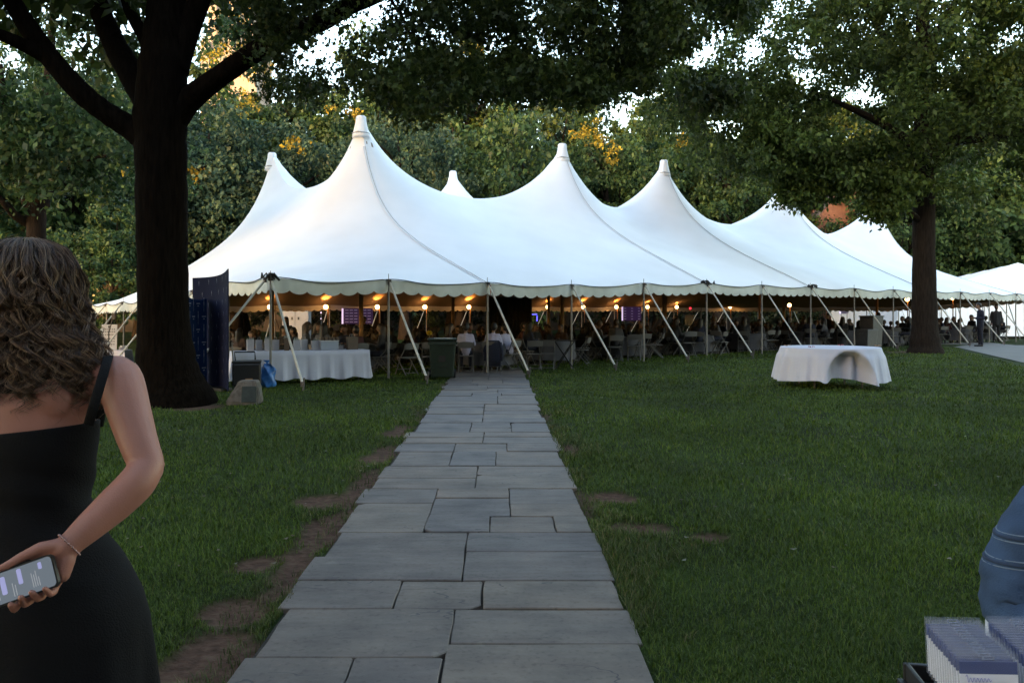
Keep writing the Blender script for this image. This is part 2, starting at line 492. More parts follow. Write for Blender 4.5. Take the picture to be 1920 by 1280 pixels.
# small dark and pale stains
st = ramp([(.66, (0, 0, 0)), (.76, (1, 1, 1))], noise(8, 6))
mx3 = N.new('ShaderNodeMix'); mx3.data_type = 'RGBA'; L.new(math_('MULTIPLY', st, .5), mx3.inputs[0]); L.new(mx2.outputs[2], mx3.inputs[6]); mx3.inputs[7].default_value = (.19, .165, .135, 1)
L.new(mx3.outputs[2], b.inputs['Base Color'])
bp = N.new('ShaderNodeBump'); bp.inputs['Strength'].default_value = .45; bp.inputs['Distance'].default_value = .015
L.new(math_('ADD', math_('MULTIPLY', cn, 6.0), math_('MULTIPLY', noise(45, 6), .25)), bp.inputs['Height']); L.new(bp.outputs[0], b.inputs['Normal'])
STONE = m
XL, XR = -1.16, .70
def stone(f0, f1, y0, y1, left=False, right=False):
    gap = .004 + .007*random.random()**2; gy_ = .003 + .005*random.random()**2
    x0 = XL + (XR-XL)*f0 + gap*.7 + (random.uniform(-.05, .05) if f0 == 0 else 0)
    x1 = XL + (XR-XL)*f1 - gap*.7 + (random.uniform(-.05, .05) if f1 == 1 else 0)
    y0 += gy_*.6; y1 -= gy_*.6
    cx, cy = (x0+x1)/2, (y0+y1)/2
    ch = [random.choice([.004, .006, .01]) if random.random() < .93 else .06 for _ in range(4)]
    cor = [(x0, y0, 1, 1), (x1, y0, -1, 1), (x1, y1, -1, -1), (x0, y1, 1, -1)]
    out = []
    for i, (a, b_, sx, sy) in enumerate(cor):
        c = min(ch[i], (x1-x0)*.3, (y1-y0)*.3)
        p = (a, b_ + sy*c); q = (a + sx*c, b_)
        if i % 2: p, q = q, p
        out += [p, q]
        a2, b2 = cor[(i+1) % 4][:2]
        for t in (.35, .68):
            j = random.uniform(-.006, .006)
            out.append((a + (a2-a)*t + (j if i % 2 else 0), b_ + (b2-b_)*t + (0 if i % 2 else j)))
    n = len(out); lift = random.uniform(-.004, .006); tx, ty = random.uniform(-.004, .004), random.uniform(-.004, .004)
    mb = MB()
    def zt(p): return G(-.23, p[1]) + .010 + lift + tx*(p[0]-cx) + ty*(p[1]-cy)
    ins = [(cx + (p[0]-cx)*(1-.005/max(.2, abs(x1-x0)/2)), cy + (p[1]-cy)*(1-.005/max(.1, abs(y1-y0)/2))) for p in out]
    vs = [(p[0]-cx, p[1]-cy, zt(p)) for p in ins] + [(p[0]-cx, p[1]-cy, zt(p)-.005) for p in out] + [(p[0]-cx, p[1]-cy, zt(p)-.05) for p in out]
    fs = [tuple(range(n))]
    for i in range(n):
        k_ = (i+1) % n
        fs += [(i+n, k_+n, k_, i), (i+2*n, k_+2*n, k_+n, i+n)]
    mb.add(vs, fs)
    link('paving_stone', mb.mesh('paving_stone', [STONE]), path, loc=(cx, cy, 0))
def vy(v): return 2449.0 / (93 + v/2.133)
def row(v0, v1, cuts):
    """v0 nearer edge, v1 farther edge in the enlarged picture"""
    c = [0] + cuts + [1]
    for a_, b_ in zip(c, c[1:]): stone(a_, b_, vy(v0), vy(v1))
for y0, y1, cuts in ((-3.2, -1.9, [.4]), (-1.9, -.9, [.6]), (-.9, .3, [.35]), (.3, 1.4, [.55]), (1.4, 2.4, [.3, .7]), (2.4, vy(1440), [.5])):
    for a_, b_ in zip([0]+cuts, cuts+[1]): stone(a_, b_, y0, y1)
row(1440, 1185, []) if False else None
stone(0, .27, vy(1440), vy(1187)); stone(.27, .49, vy(1440), vy(1187)); stone(.49, 1, vy(1440), vy(1130))
stone(0, .50, vy(1185), vy(990)); stone(.50, 1, vy(1128), vy(990))
row(988, 877, [.32, .578])
stone(0, .508, vy(876), vy(784)); stone(0, .508, vy(783), vy(682)); stone(.508, 1, vy(874), vy(758)); stone(.508, 1, vy(757), vy(682))
stone(0, .335, vy(681), vy(564)); stone(0, .335, vy(563), vy(506))
stone(.335, .59, vy(681), vy(618)); stone(.59, .85, vy(681), vy(618)); stone(.85, 1, vy(681), vy(618))
stone(.335, .675, vy(617), vy(546)); stone(.335, .675, vy(545), vy(506)); stone(.675, 1, vy(617), vy(567)); stone(.675, 1, vy(566), vy(506))
stone(0, .512, vy(505), vy(464)); stone(0, .512, vy(463), vy(416)); stone(.512, 1, vy(505), vy(450)); stone(.512, 1, vy(450), vy(416))
stone(0, .35, vy(415), vy(359)); stone(0, .35, vy(358), vy(326)); stone(.35, .61, vy(415), vy(358)); stone(.35, .68, vy(357), vy(326)); stone(.61, 1, vy(415), vy(386)); stone(.61, 1, vy(385), vy(358)); stone(.68, 1, vy(357), vy(326))
stone(0, .524, vy(325), vy(303)); stone(0, .524, vy(302), vy(281)); stone(.524, 1, vy(325), vy(299)); stone(.524, 1, vy(298), vy(281))
y_ = vy(280); i = 0
while y_ < 23.9:
    h_ = random.uniform(.5, 1.0)
    cuts = random.choice([[.35, .66], [.5], [.38], [.62], [.3, .68], [.42, .72]])
    for a_, b_ in zip([0]+cuts, cuts+[1]):
        if h_ > .55 and random.random() < .55:
            t = random.uniform(.4, .6); stone(a_, b_, y_, y_+h_*t); stone(a_, b_, y_+h_*t, y_+h_)
        else: stone(a_, b_, y_, y_+h_)
    y_ += h_

# paved walk behind the tree, with a fork
M['concrete'] = mat('concrete', (.13, .125, .12), .85, .12, 1.5, .2, 30)
sp = MB()
Lf = [(12.6, 18), (14.3, 22), (16.6, 28), (18.8, 33.7), (20.3, 39.5), (21, 44)]; Rt = [(16, 17.5), (17.6, 21.5), (19.6, 28), (21.6, 33), (23.5, 39.5), (24.2, 44)]
for (a_, b_) in zip(Lf, Rt): sp.v += [(a_[0], a_[1], G(*a_)+.012), (b_[0], b_[1], G(*b_)+.012)]
for i in range(5): sp.f.append((2*i, 2*i+1, 2*i+3, 2*i+2)); sp.m.append(0)
bs = len(sp.v)
for (x_, y0, y1) in ((21.9, 33.9, 36.2), (28, 35.2, 37.2), (45, 38.8, 40.8)): sp.v += [(x_, y0, G(x_, y0)+.016), (x_, y1, G(x_, y1)+.016)]
for i in range(2): sp.f.append((bs+2*i, bs+2*i+2, bs+2*i+3, bs+2*i+1)); sp.m.append(0)
tag(link('side_path', sp.mesh('side_path', [M['concrete']])), kind='structure')

# ------------------------------------------------------------------ buildings round the green
M['brick'] = mat('red_brick', (.16, .075, .05), .9, .2, 3, .2, 20)
M['brown'] = mat('brown_stone', (.04, .032, .027), .9, .25, 1.2, .2, 10)
M['pinkstone'] = mat('pink_stone', (.34, .26, .22), .9, .15, .6, .2, 8)
M['slate'] = mat('slate_roof', (.07, .07, .075), .8, .2, 4, .2, 10)
M['darkglass'] = mat('window_glass', (.02, .025, .03), .15)
M['trim'] = mat('stone_trim', (.30, .27, .23), .8, .1, 3)
def gable(mb, x0, x1, y0, y1, z0, z1, mi=0):
    ym = (y0+y1)/2
    mb.add([(x0, y0, z0), (x1, y0, z0), (x1, y1, z0), (x0, y1, z0), (x0, ym, z1), (x1, ym, z1)],
           [(0, 1, 5, 4), (2, 3, 4, 5), (0, 4, 3), (1, 2, 5), (0, 3, 2, 1)], mi)
def hall(name, label, x0, x1, y0, y1, h, ridge, wall, rows, pitch, ww, wh, face=-1):
    t = thing(name, ((x0+x1)/2, (y0+y1)/2, 0), label, 'building')
    mb = MB(); mb.box(((x0+x1)/2, (y0+y1)/2, h/2-.5), (x1-x0, y1-y0, h+1)); part('wall', mb, wall, t, True)
    mb = MB(); gable(mb, x0-.4, x1+.4, y0-.5, y1+.5, h+.005, ridge); part('roof', mb, M['slate'], t, True)
    yf = y0 if face < 0 else y1
    wm = MB(); wm.box((0, 0, 0), (ww, .12, wh)); wme = wm.mesh('window', [M['trim']])
    pmb = MB(); pmb.box((-ww/4+.01, face*.08, 0), (ww/2-.12, .05, wh-.2)); pmb.box((ww/4-.01, face*.08, 0), (ww/2-.12, .05, wh-.2)); pme = pmb.mesh('pane', [M['darkglass']])
    for rz_ in rows:
        n = int((x1-x0-2)/pitch)
        for i in range(n):
            wx = x0 + 1.5 + pitch*(i+.5)
            o = link('window', wme, t, loc=(wx - t.location.x, yf + face*.04 - t.location.y, rz_))
            link('pane', pme, o)
    return t
hall('college_hall', 'long dark brownstone hall with slate roof beyond the trees', -95, 60, 92, 104, 10.5, 15.5, M['brown'], (3.2, 7.2), 4.6, 1.5, 2.3)
hall('occluder', 'long brick dormitory added unseen behind the viewer to block the low sun', -60, 55, -46, -34, 14.5, 19.5, M['brick'], (3, 6.6, 10.2), 4.2, 1.3, 2.0, face=1)  # unseen building, added to keep the low sun off the near scene
# gabled brick house glimpsed between the last tent peaks
t = thing('gabled_house', (34, 84, 0), 'orange brick gabled house with grey roof seen between the last two tent peaks', 'house')
mb = MB(); mb.box((34, 84, 5), (7, 10, 10.6)); part('wall', mb, M['brick'], t, True)
mb = MB(); mb.add([(30.3, 78.9, 10.2), (37.7, 78.9, 10.2), (34, 78.9, 15.2), (30.3, 79.4, 10.2), (37.7, 79.4, 10.2), (34, 79.4, 15.2)], [(0, 1, 2), (5, 4, 3), (0, 3, 4, 1), (1, 4, 5, 2), (2, 5, 3, 0)]); part('gable', mb, M['brick'], t, True)
mb = MB(); mb.add([(30, 79.45, 10.1), (34, 79.45, 15.3), (38, 79.45, 10.1), (30, 90, 10.1), (34, 90, 15.3), (38, 90, 10.1)], [(0, 3, 4, 1), (1, 4, 5, 2), (0, 1, 2), (5, 4, 3), (0, 2, 5, 3)]); rf = part('roof', mb, M['slate'], t, True)
mb = MB(); mb.box((31.4, 82, 13.6), (.9, 1.4, 4.4)); mb.box((31.4, 82, 15.9), (1.1, 1.6, .25)); o = part('chimney', mb, M['brick'], rf); o.location = (0, 0, 0)
for wx in (32.3, 35.7):
    for wz in (3, 7): 
        mb = MB(); mb.box((wx, 78.95, wz), (1.3, .2, 2)); o = part('window', mb, M['trim'], t, True)
        mb = MB(); mb.box((wx, 78.83, wz), (1.05, .1, 1.75)); part('pane', mb, M['darkglass'], o)
# stone tower high up behind the big oak's arm
t = thing('stone_tower', (-38.5, 122, 0), 'tall pale pinkish stone tower rising behind the trees', 'tower')
mb = MB(); mb.box((-38.5, 122, 16), (8, 8, 34)); part('shaft', mb, M['pinkstone'], t, True)
mb = MB(); mb.box((-38.5, 122, 43), (6.4, 6.4, 20)); part('belfry', mb, M['pinkstone'], t, True)
mb = MB()
for sx in (-1, 1):
    for sy in (-1, 1): mb.box((-38.5+sx*3.4, 122+sy*3.4, 36), (1.2, 1.2, 9)); mb.box((-38.5+sx*2.9, 122+sy*2.9, 55), (.9, .9, 6))
part('pinnacle', mb, M['trim'], t, True)
for k_ in (0, 1):
    mb = MB(); mb.box((-39.8+2.6*k_, 118.78, 44), (1.3, .12, 9)); part('louvre_opening', mb, M['darkglass'], t, True)
# ------------------------------------------------------------------ the big tent
KEND = 15
PK = [2, 5, 7, 10, 13]
na, nw = 226, 111
ka = np.linspace(0, KEND, na); wa = np.linspace(0, TW, nw)
KA, WA = np.meshgrid(ka, wa, indexing='ij')
bb = np.zeros((na, nw))
fix = (KA >= PK[0]-.01) & (KA <= PK[-1]+.01) & (WA >= WROW[0]-.11) & (WA <= WROW[1]+.11)
bb = np.minimum(np.minimum(KA/2, (KEND-KA)/2), np.minimum(WA, TW-WA)/7.15).clip(0, 1)
dx_ = SP*KEND/(na-1); dw_ = TW/(nw-1); cx_ = 1/dx_**2; cw_ = 1/dw_**2
for _ in range(1500):
    nb = bb.copy()
    nb[1:-1, 1:-1] = (cx_*(bb[2:, 1:-1]+bb[:-2, 1:-1]) + cw_*(bb[1:-1, 2:]+bb[1:-1, :-2])) / (2*cx_+2*cw_)
    nb[fix] = 1; bb = nb
XA = P0[0] + UU[0]*SP*KA + NN[0]*WA; YA = P0[1] + UU[1]*SP*KA + NN[1]*WA
eave = 2.36 + ground(XA, YA)*1.0 - np.where(YA > 0, 0, 0)
# eave sags a little between poles
sag = .05*np.sin(np.pi*KA)**2*np.exp(-np.minimum(WA, TW-WA)/.8) + .05*np.sin(np.pi*WA/TW*8)**2*np.exp(-np.minimum(KA, KEND-KA)*SP/.8)
ks = np.array([0] + PK + [KEND]); fr = np.zeros_like(KA)
for a_, b_ in zip(ks, ks[1:]):
    s_ = (KA >= a_) & (KA <= b_); fr[s_] = (KA[s_]-a_)/(b_-a_)
inner = (KA > PK[0]) & (KA < PK[-1])
span = np.sin(np.pi*fr)**2
H = eave + (3.75 - ground(XA, YA))*bb - sag - np.where(inner, .42, .10)*span*bb
H -= .25*np.sin(np.pi*np.clip((WA-WROW[0])/(WROW[1]-WROW[0]), 0, 1))**2*inner
def spike(k, wd): 
    return 2.2*sum(np.exp(-np.sqrt(((k-p)*SP)**2 + (wd-w_)**2 + .012)/1.12) for p in PK for w_ in WROW)
H = H + spike(KA, WA)*bb
def roof_z(k, wd):
    i = min(max(k/KEND*(na-1), 0), na-1.001); j = min(max(wd/TW*(nw-1), 0), nw-1.001)
    a_, b_ = int(i), int(j); f, g = i-a_, j-b_
    return float(H[a_, b_]*(1-f)*(1-g) + H[a_+1, b_]*f*(1-g) + H[a_, b_+1]*(1-f)*g + H[a_+1, b_+1]*f*g)

tx, ty = T(7.5, TW/2)
tent = thing('pole_tent', (tx, ty, 0), 'huge white pole tent with pointed peaks and scalloped valance', 'tent')
V3 = np.stack([XA, YA, H], -1)
for a_, b_ in zip(ks, ks[1:]):
    i0 = int(round(a_/KEND*(na-1))); i1 = int(round(b_/KEND*(na-1)))
    sub = V3[i0:i1+1]; n0, n1 = sub.shape[:2]
    off = sub.copy(); off[..., 2] -= .035
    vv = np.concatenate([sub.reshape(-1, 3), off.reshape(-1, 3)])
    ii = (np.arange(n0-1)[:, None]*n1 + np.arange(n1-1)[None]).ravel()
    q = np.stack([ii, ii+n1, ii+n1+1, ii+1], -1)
    me = np_mesh('roof_panel', vv, np.concatenate([q, q[:, ::-1] + n0*n1]), 4, [M['fabric'], M['shaded_underside']], smooth=True)
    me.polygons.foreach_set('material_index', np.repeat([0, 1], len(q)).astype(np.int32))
    link('roof_panel', me, tent, world=True)
# seams: a lapped flap with a lacing rope from each peak down to the front and back eaves
for p in PK:
    for (w0, w1) in ((0, WROW[0]-.28), (TW, WROW[1]+.28)):
        fl = MB(); ro = MB(); n = 40; A = []; B = []; C_ = []
        for i in range(n+1):
            wd = w0 + (w1-w0)*i/n; sl_ = math.hypot(1, (roof_z(p, wd+.1)-roof_z(p, wd-.1))/.2)
            for lst, dk in ((A, -.028), (B, .028), (C_, .0)):
                x_, y_ = T(p+dk, wd); lst.append((x_, y_, roof_z(p, wd) + ((.010 if lst is not C_ else .014) + .003*math.sin(i*2.1))*sl_))
        for i in range(n+1): fl.v += [A[i], B[i]]
        for i in range(n): fl.f.append((2*i, 2*i+1, 2*i+3, 2*i+2)); fl.m.append(0)
        part('seam_flap', fl, M['fabric'], tent, True)
        ro.tube(C_, .011, 5); part('lacing_rope', ro, M['rope'], tent, True)
for p in PK:
    for w_ in WROW:
        x_, y_ = T(p, w_); zt = roof_z(p, w_)
        cp = MB(); zb = zt - .42
        cp.loft([(x_, y_, zb, .30, .30), (x_, y_, zb+.1, .285, .285), (x_, y_, zb+.28, .235, .235), (x_, y_, zb+.5, .185, .185), (x_, y_, zb+.68, .165, .165), (x_, y_, zb+.72, .13, .13)], 20)
        o = part('peak_cap', cp, M['fabric'], tent, True, True)
        bd = MB(); bd.loft([(x_, y_, zb+.12, .288, .288), (x_, y_, zb+.15, .283, .283)], 20, cap=False); bd.tube([(x_-.28, y_-.1, zb+.14), (x_-.05, y_-.30, zb+.15), (x_+.1, y_-.28, zb+.13)], .02, 5)
        o2 = part('cap_strap', bd, M['rope'], o); o2.location = (0, 0, 0)
        cpole = MB(); cpole.tube([(x_, y_, G(x_, y_)-.1), (x_, y_, zt-.2)], .075, 10); part('center_pole', cpole, M['woodpole'], tent, True)
# perimeter as a loop of points (k, w)
def edge_pts(side, n):
    if side == 'front': return [(KEND*i/n, 0) for i in range(n+1)]
    if side == 'back': return [(KEND*i/n, TW) for i in range(n+1)]
    if side == 'near': return [(0, TW*i/n) for i in range(n+1)]
    return [(KEND, TW*i/n) for i in range(n+1)]
def outward(side):
    v = {'front': -NN, 'back': NN, 'near': -UU, 'far': UU}[side]; return v
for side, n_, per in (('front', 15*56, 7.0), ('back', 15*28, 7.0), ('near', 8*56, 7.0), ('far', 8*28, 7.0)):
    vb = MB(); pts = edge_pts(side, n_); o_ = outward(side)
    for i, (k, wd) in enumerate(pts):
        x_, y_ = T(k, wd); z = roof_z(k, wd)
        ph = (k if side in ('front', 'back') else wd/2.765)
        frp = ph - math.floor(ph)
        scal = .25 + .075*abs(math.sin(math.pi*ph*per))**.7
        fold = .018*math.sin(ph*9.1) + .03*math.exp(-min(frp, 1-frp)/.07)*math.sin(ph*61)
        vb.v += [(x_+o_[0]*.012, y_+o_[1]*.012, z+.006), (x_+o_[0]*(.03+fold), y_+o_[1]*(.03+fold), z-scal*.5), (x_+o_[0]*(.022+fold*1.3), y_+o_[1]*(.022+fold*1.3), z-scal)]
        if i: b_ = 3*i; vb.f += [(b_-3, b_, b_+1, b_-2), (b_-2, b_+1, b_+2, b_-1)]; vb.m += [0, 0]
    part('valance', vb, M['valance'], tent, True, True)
    cb_ = MB(); cps = []
    for i, (k, wd) in enumerate(pts[::4]):
        x_, y_ = T(k, wd); ph = (k if side in ('front', 'back') else wd/2.765)
        cps.append((x_+o_[0]*.05, y_+o_[1]*.05, roof_z(k, wd) + .02 - .05*math.sin(math.pi*ph)**2 + .008*math.sin(ph*13)))
    cb_.tube(cps, .012, 5); part('eave_cable', cb_, M['cable'], tent, True)
# side poles, tie-down straps with stakes
def side_pole(k, wd, fat=.028):
    x_, y_ = T(k, wd); z = roof_z(k, wd)
    mb = MB(); mb.tube([(x_, y_, G(x_, y_)-.05), (x_, y_, z+.02)], fat, 8); mb.tube([(x_, y_, z+.02), (x_, y_, z+.16)], .009, 5)
    mb.box((x_, y_, z+.012), (.10, .10, .02))
    part('side_pole', mb, M['pole'], tent, True)
def strap(k, wd, o_, length):
    x_, y_ = T(k, wd); z = roof_z(k, wd)
    bx, by = x_+o_[0]*length, y_+o_[1]*length; gz = G(bx, by)
    mb = MB(); mb.tube([(x_+o_[0]*.06, y_+o_[1]*.06, z-.03), (x_+(bx-x_)*.5, y_+(by-y_)*.5, z*.5+gz*.5+.06), (bx, by, gz+.12)], .026, 6)
    part('guy_strap', mb, M['webbing'], tent, True)
    sk = MB(); sk.tube([(bx, by, gz-.05), (bx+o_[0]*.06, by+o_[1]*.06, gz+.26)], .018, 6); sk.box((bx-o_[0]*.02, by-o_[1]*.02, gz+.13), (.07, .07, .10))
    part('stake', sk, M['iron'], tent, True)
    rt = MB(); rt.box((x_+o_[0]*.07, y_+o_[1]*.07, z-.04), (.07, .05, .10)); part('ratchet', rt, M['iron'], tent, True)
for k in range(KEND+1):
    side_pole(k, 0); side_pole(k, TW)
    strap(k, 0, -NN, 1.75 + .15*math.sin(k*3.1)); strap(k, TW, NN, 1.7)
for i in range(1, 8):
    side_pole(0, TW*i/8); side_pole(KEND, TW*i/8)
    strap(0, TW*i/8, -UU, 1.75); strap(KEND, TW*i/8, UU, 1.75)
strap(0, 0.15, -UU, 1.9)
# bunched black rigging on the corner and seam joints
for k in (0, 5, 7):
    x_, y_ = T(k, 0); z = roof_z(k, 0); mb = MB()
    for j in range(9):
        a_ = (random.uniform(-.16, .2), random.uniform(-.16, .02), random.uniform(-.05, .07)); c_ = (random.uniform(-.2, .25), random.uniform(-.14, .0), random.uniform(-.06, .09))
        mb.tube([(x_+a_[0], y_+a_[1], z+a_[2]), (x_+(a_[0]+c_[0])/2, y_-.1, z+.1), (x_+c_[0], y_+c_[1], z+c_[2])], random.uniform(.015, .03), 6)
    part('cable_bundle', mb, M['cable'], tent, True)
mb = MB(); x_, y_ = T(2, 0); z = roof_z(2, 0)
mb.add([(x_+.06, y_-.06, z-.05), (x_+.1, y_-.06, z-.05), (x_+.085, y_-.06, z-.36), (x_+.06, y_-.075, z-.05), (x_+.1, y_-.075, z-.05), (x_+.085, y_-.075, z-.36)], [(0, 1, 2), (3, 5, 4), (0, 3, 4, 1), (1, 4, 5, 2), (2, 5, 3, 0)])
part('red_tag', mb, M['petal'], tent, True)

# ------------------------------------------------------------------ globe uplights on the far side poles
M['glow'] = mat('lit_globe', (1, .55, .22), .4, emit=2.2, ecol=(1.0, .50, .17))
def lamp(x_, y_, z, label, power=16):
    t = thing('globe_lamp', (x_, y_, z), label, 'lamp', 'glowing globe lamps along the far side of the tent')
    mb = MB(); mb.ball((0, 0, 0), .115, 12, 8); part('globe', mb, M['glow'], t, smooth=True)
    mb = MB(); mb.loft([(0, 0, .11, .035, .035), (0, 0, .13, .05, .05), (0, 0, .17, .075, .075)], 10, cap=False); mb.tube([(0, .0, .09), (.09, .12, .09)], .012, 5); part('bracket', mb, M['black'], t)
    ld = bpy.data.lights.new('uplight', 'SPOT'); ld.energy = power; ld.color = (1, .36, .07); ld.spot_size = R(92); ld.spot_blend = .7; ld.shadow_soft_size = .03
    lo = link('uplight', ld, t, loc=(0, 0, .16)); lo.rotation_euler = (R(180), 0, 0)
    pd = bpy.data.lights.new('bulb', 'POINT'); pd.energy = power*.05; pd.color = (1, .36, .07); pd.shadow_soft_size = .09
    link('bulb', pd, t, loc=(0, 0, -.14))
    return t
LN = {3: 'glowing globe lamp nearest the front corner of the tent, beside the leaning strap', 4: 'glowing globe lamp above the gift bag table', 5: 'glowing globe lamp left of the second front pole, above the lit poster',
      6: 'glowing globe lamp right of the second front pole', 7: 'bright globe lamp just left of the pole at the path', 9: 'glowing globe lamp just right of the black screen', 10: 'glowing globe lamp beyond the tall strap right of the path',
      11: 'glowing globe lamp before the second lit poster', 12: 'glowing globe lamp beside the fourth strap', 13: 'glowing globe lamp midway along the tent', 15: 'brightest globe lamp with a double glow by the red light', 8: 'globe lamp hidden behind the black screen'}
for k in (3, 4, 5, 6, 7, 9, 10, 11, 12, 13, 15):
    x_, y_ = T(k-.19, TW-.74)
    t = lamp(x_, y_, 1.58 + 11.5/1550*y_, LN[k], 11 if k in (4, 7, 15) else 7)
    mb = MB(); mb.tube([(.09, .12, -t.location.z + G(x_, y_)), (.09, .12, .1)], .02, 8); part('post', mb, M['woodpole'], t)
for u_, v_, d_, lb in ((1480, 572, 52, 'globe lamp above the round lawn table, deep in the tent'), (1701, 561, 46, 'small globe lamp at the edge of the tree trunk'), (1786, 558, 46, 'small globe lamp right of the tree trunk')):
    p = at(u_, v_, d_); t = lamp(p.x, p.y, p.z, lb, 1.2)
    mb = MB(); mb.tube([(.09, .12, -p.z + G(p.x, p.y)), (.09, .12, .1)], .03, 8); part('post', mb, M['woodpole'], t)
# ------------------------------------------------------------------ trees
LOBED = np.array([(0, 0), (.42, .42), (.50, .13), (1, 0), (.50, -.13), (.42, -.42)])
DIAM = np.array([(0, 0), (.45, .32), (1, 0), (.45, -.32)])
def leaf_cloud(name, cen, rad, per, size, mats, r, shape=DIAM, flat=.75, droop=.35, up=.7):
    cen = np.repeat(np.asarray(cen, dtype=float), per, 0); rad = np.repeat(np.asarray(rad, dtype=float), per)
    n = len(cen)
    d = r.normal(size=(n, 3)); d /= np.linalg.norm(d, axis=1)[:, None]
    p = cen + d * (rad * r.random(n)**.5)[:, None] * np.array([1, 1, flat])
    a = r.normal(size=(n, 3)); a[:, 2] -= droop; a /= np.linalg.norm(a, axis=1)[:, None]
    nn_ = r.normal(size=(n, 3)); nn_[:, 2] += up
    b = np.cross(nn_, a); b /= np.linalg.norm(b, axis=1)[:, None] + 1e-9
    s = size * (.6 + .8*r.random(n))
    v = p[:, None] + a[:, None]*(shape[None, :, :1]*s[:, None, None]) + b[:, None]*(shape[None, :, 1:]*s[:, None, None])
    c_ = np.cross(a, b); k = len(shape)
    v[:, k//2] -= np.array([0, 0, 1])*(s*.15)[:, None]
    return np_mesh(name, v.reshape(-1, 3), np.arange(n*k).reshape(-1, k), k, mats)

def shell(r, n, c, rad, lo=.45):
    d = r.normal(size=(n, 3)); d /= np.linalg.norm(d, axis=1)[:, None]
    q = (lo + (1-lo)*r.random(n)**.6)
    lump = 1 + .16*np.sin(d[:, 0]*5 + 1) * np.sin(d[:, 1]*4 + 2) + .12*np.sin(d[:, 2]*7 + d[:, 0]*3)
    return np.array(c) + d*np.array(rad)*(q*lump)[:, None]

def branchy(mb, r, base, h, r0, nl, spread, z0):
    """trunk with crooked limbs, local coordinates"""
    pts = []; n = 9
    ox = oy = 0
    for i in range(n):
        t = i/(n-1); ox += r.normal()*.012*h; oy += r.normal()*.012*h
        pts.append((base[0]+ox*t, base[1]+oy*t, base[2] - .2 + h*t))
    rad = [r0*(1.45 if i == 0 else 1.0)*(1 - .85*(i/(n-1))) for i in range(n)]
    mb.tube(pts, rad, 10)
    ends = []
    for j in range(nl):
        t = z0 + (.9 - z0)*j/nl; i = t*(n-1); a_, f = int(i), i-int(i)
        s = [pts[a_][q]*(1-f) + pts[a_+1][q]*f for q in range(3)]
        an = j*2.4 + r.random(); ln = spread*(1 - .5*t)*(.7+.5*r.random()); rise = ln*(.25+.6*r.random())
        P = [s]
        for q in (.3, .65, 1): P.append((s[0]+math.cos(an+r.normal()*.15)*ln*q, s[1]+math.sin(an+r.normal()*.15)*ln*q, s[2]+rise*q**.8))
        mb.tube(P, [r0*.42*(1-t*.5), r0*.3*(1-t*.5), r0*.18*(1-t*.5), r0*.05], 6)
        ends.append(P[-1])
        for _ in range(2):
            e = (P[2][0]+r.normal()*ln*.35, P[2][1]+r.normal()*ln*.35, P[2][2]+abs(r.normal())*ln*.3)
            mb.tube([P[1], ((P[1][0]+e[0])/2, (P[1][1]+e[1])/2, (P[1][2]+e[2])/2+.2), e], [r0*.16, r0*.1, r0*.03], 5)
    return ends

DARKG = [(0, (0.0182, 0.0416, 0.0156)), (.4, (0.0312, 0.0676, 0.0234)), (.8, (0.0520, 0.0988, 0.0312)), (1, (0.0858, 0.1365, 0.0390))]
BLUEG = [(0, (0.0182, 0.0442, 0.0273)), (.5, (0.0338, 0.0702, 0.0429)), (.85, (0.0520, 0.0962, 0.0572)), (1, (0.0832, 0.1300, 0.0715))]
OLIVE = [(0, (0.0260, 0.0442, 0.0091)), (.4, (0.0468, 0.0754, 0.0143)), (.8, (0.0728, 0.1092, 0.0208)), (1, (0.1105, 0.1495, 0.0312))]
LM = [leaf_mat('leaves_dark', DARKG), leaf_mat('leaves_bluish', BLUEG), leaf_mat('leaves_olive', OLIVE)]
def proto(seed, h, wdt, low, mtl, nclump, per, lsize):
    nclump = int(nclump*.72)
    r = np.random.default_rng(seed)
    mb = MB(); ends = branchy(mb, r, (0, 0, 0), h*.88, h*.028, 11, wdt*.55, .28)
    cz = (h + low)/2; cen = shell(r, nclump, (0, 0, cz), (wdt/2, wdt/2, (h-low)/2), .35)
    cen = np.concatenate([cen, np.array(ends)])
    rad = np.full(len(cen), wdt*.085)*(.6+.8*r.random(len(cen)))
    return mb.mesh('trunk', [M['bark2']], True), leaf_cloud('crown', cen, rad, per, lsize, [mtl], r)
PROTO = [proto(11, 18, 12, 3.2, LM[0], 240, 130, .34), proto(12, 17, 13, 2.6, LM[1], 260, 130, .32), proto(13, 18, 11, 4.5, LM[2], 200, 130, .34), proto(14, 12, 11, 1.2, LM[0], 200, 120, .32)]
def bg_tree(u, d, pi, sc, label, group='trees standing round the green', zs=1.0, rz=None):
    x_ = (u-934)/F*d
    t = thing('tree', (x_, d, G(x_, d)), label, 'tree', group, rz=random.uniform(0, 6.28) if rz is None else rz)
    t.scale = (sc, sc, sc*zs)
    link('trunk', PROTO[pi][0], t); link('crown', PROTO[pi][1], t)
    return t
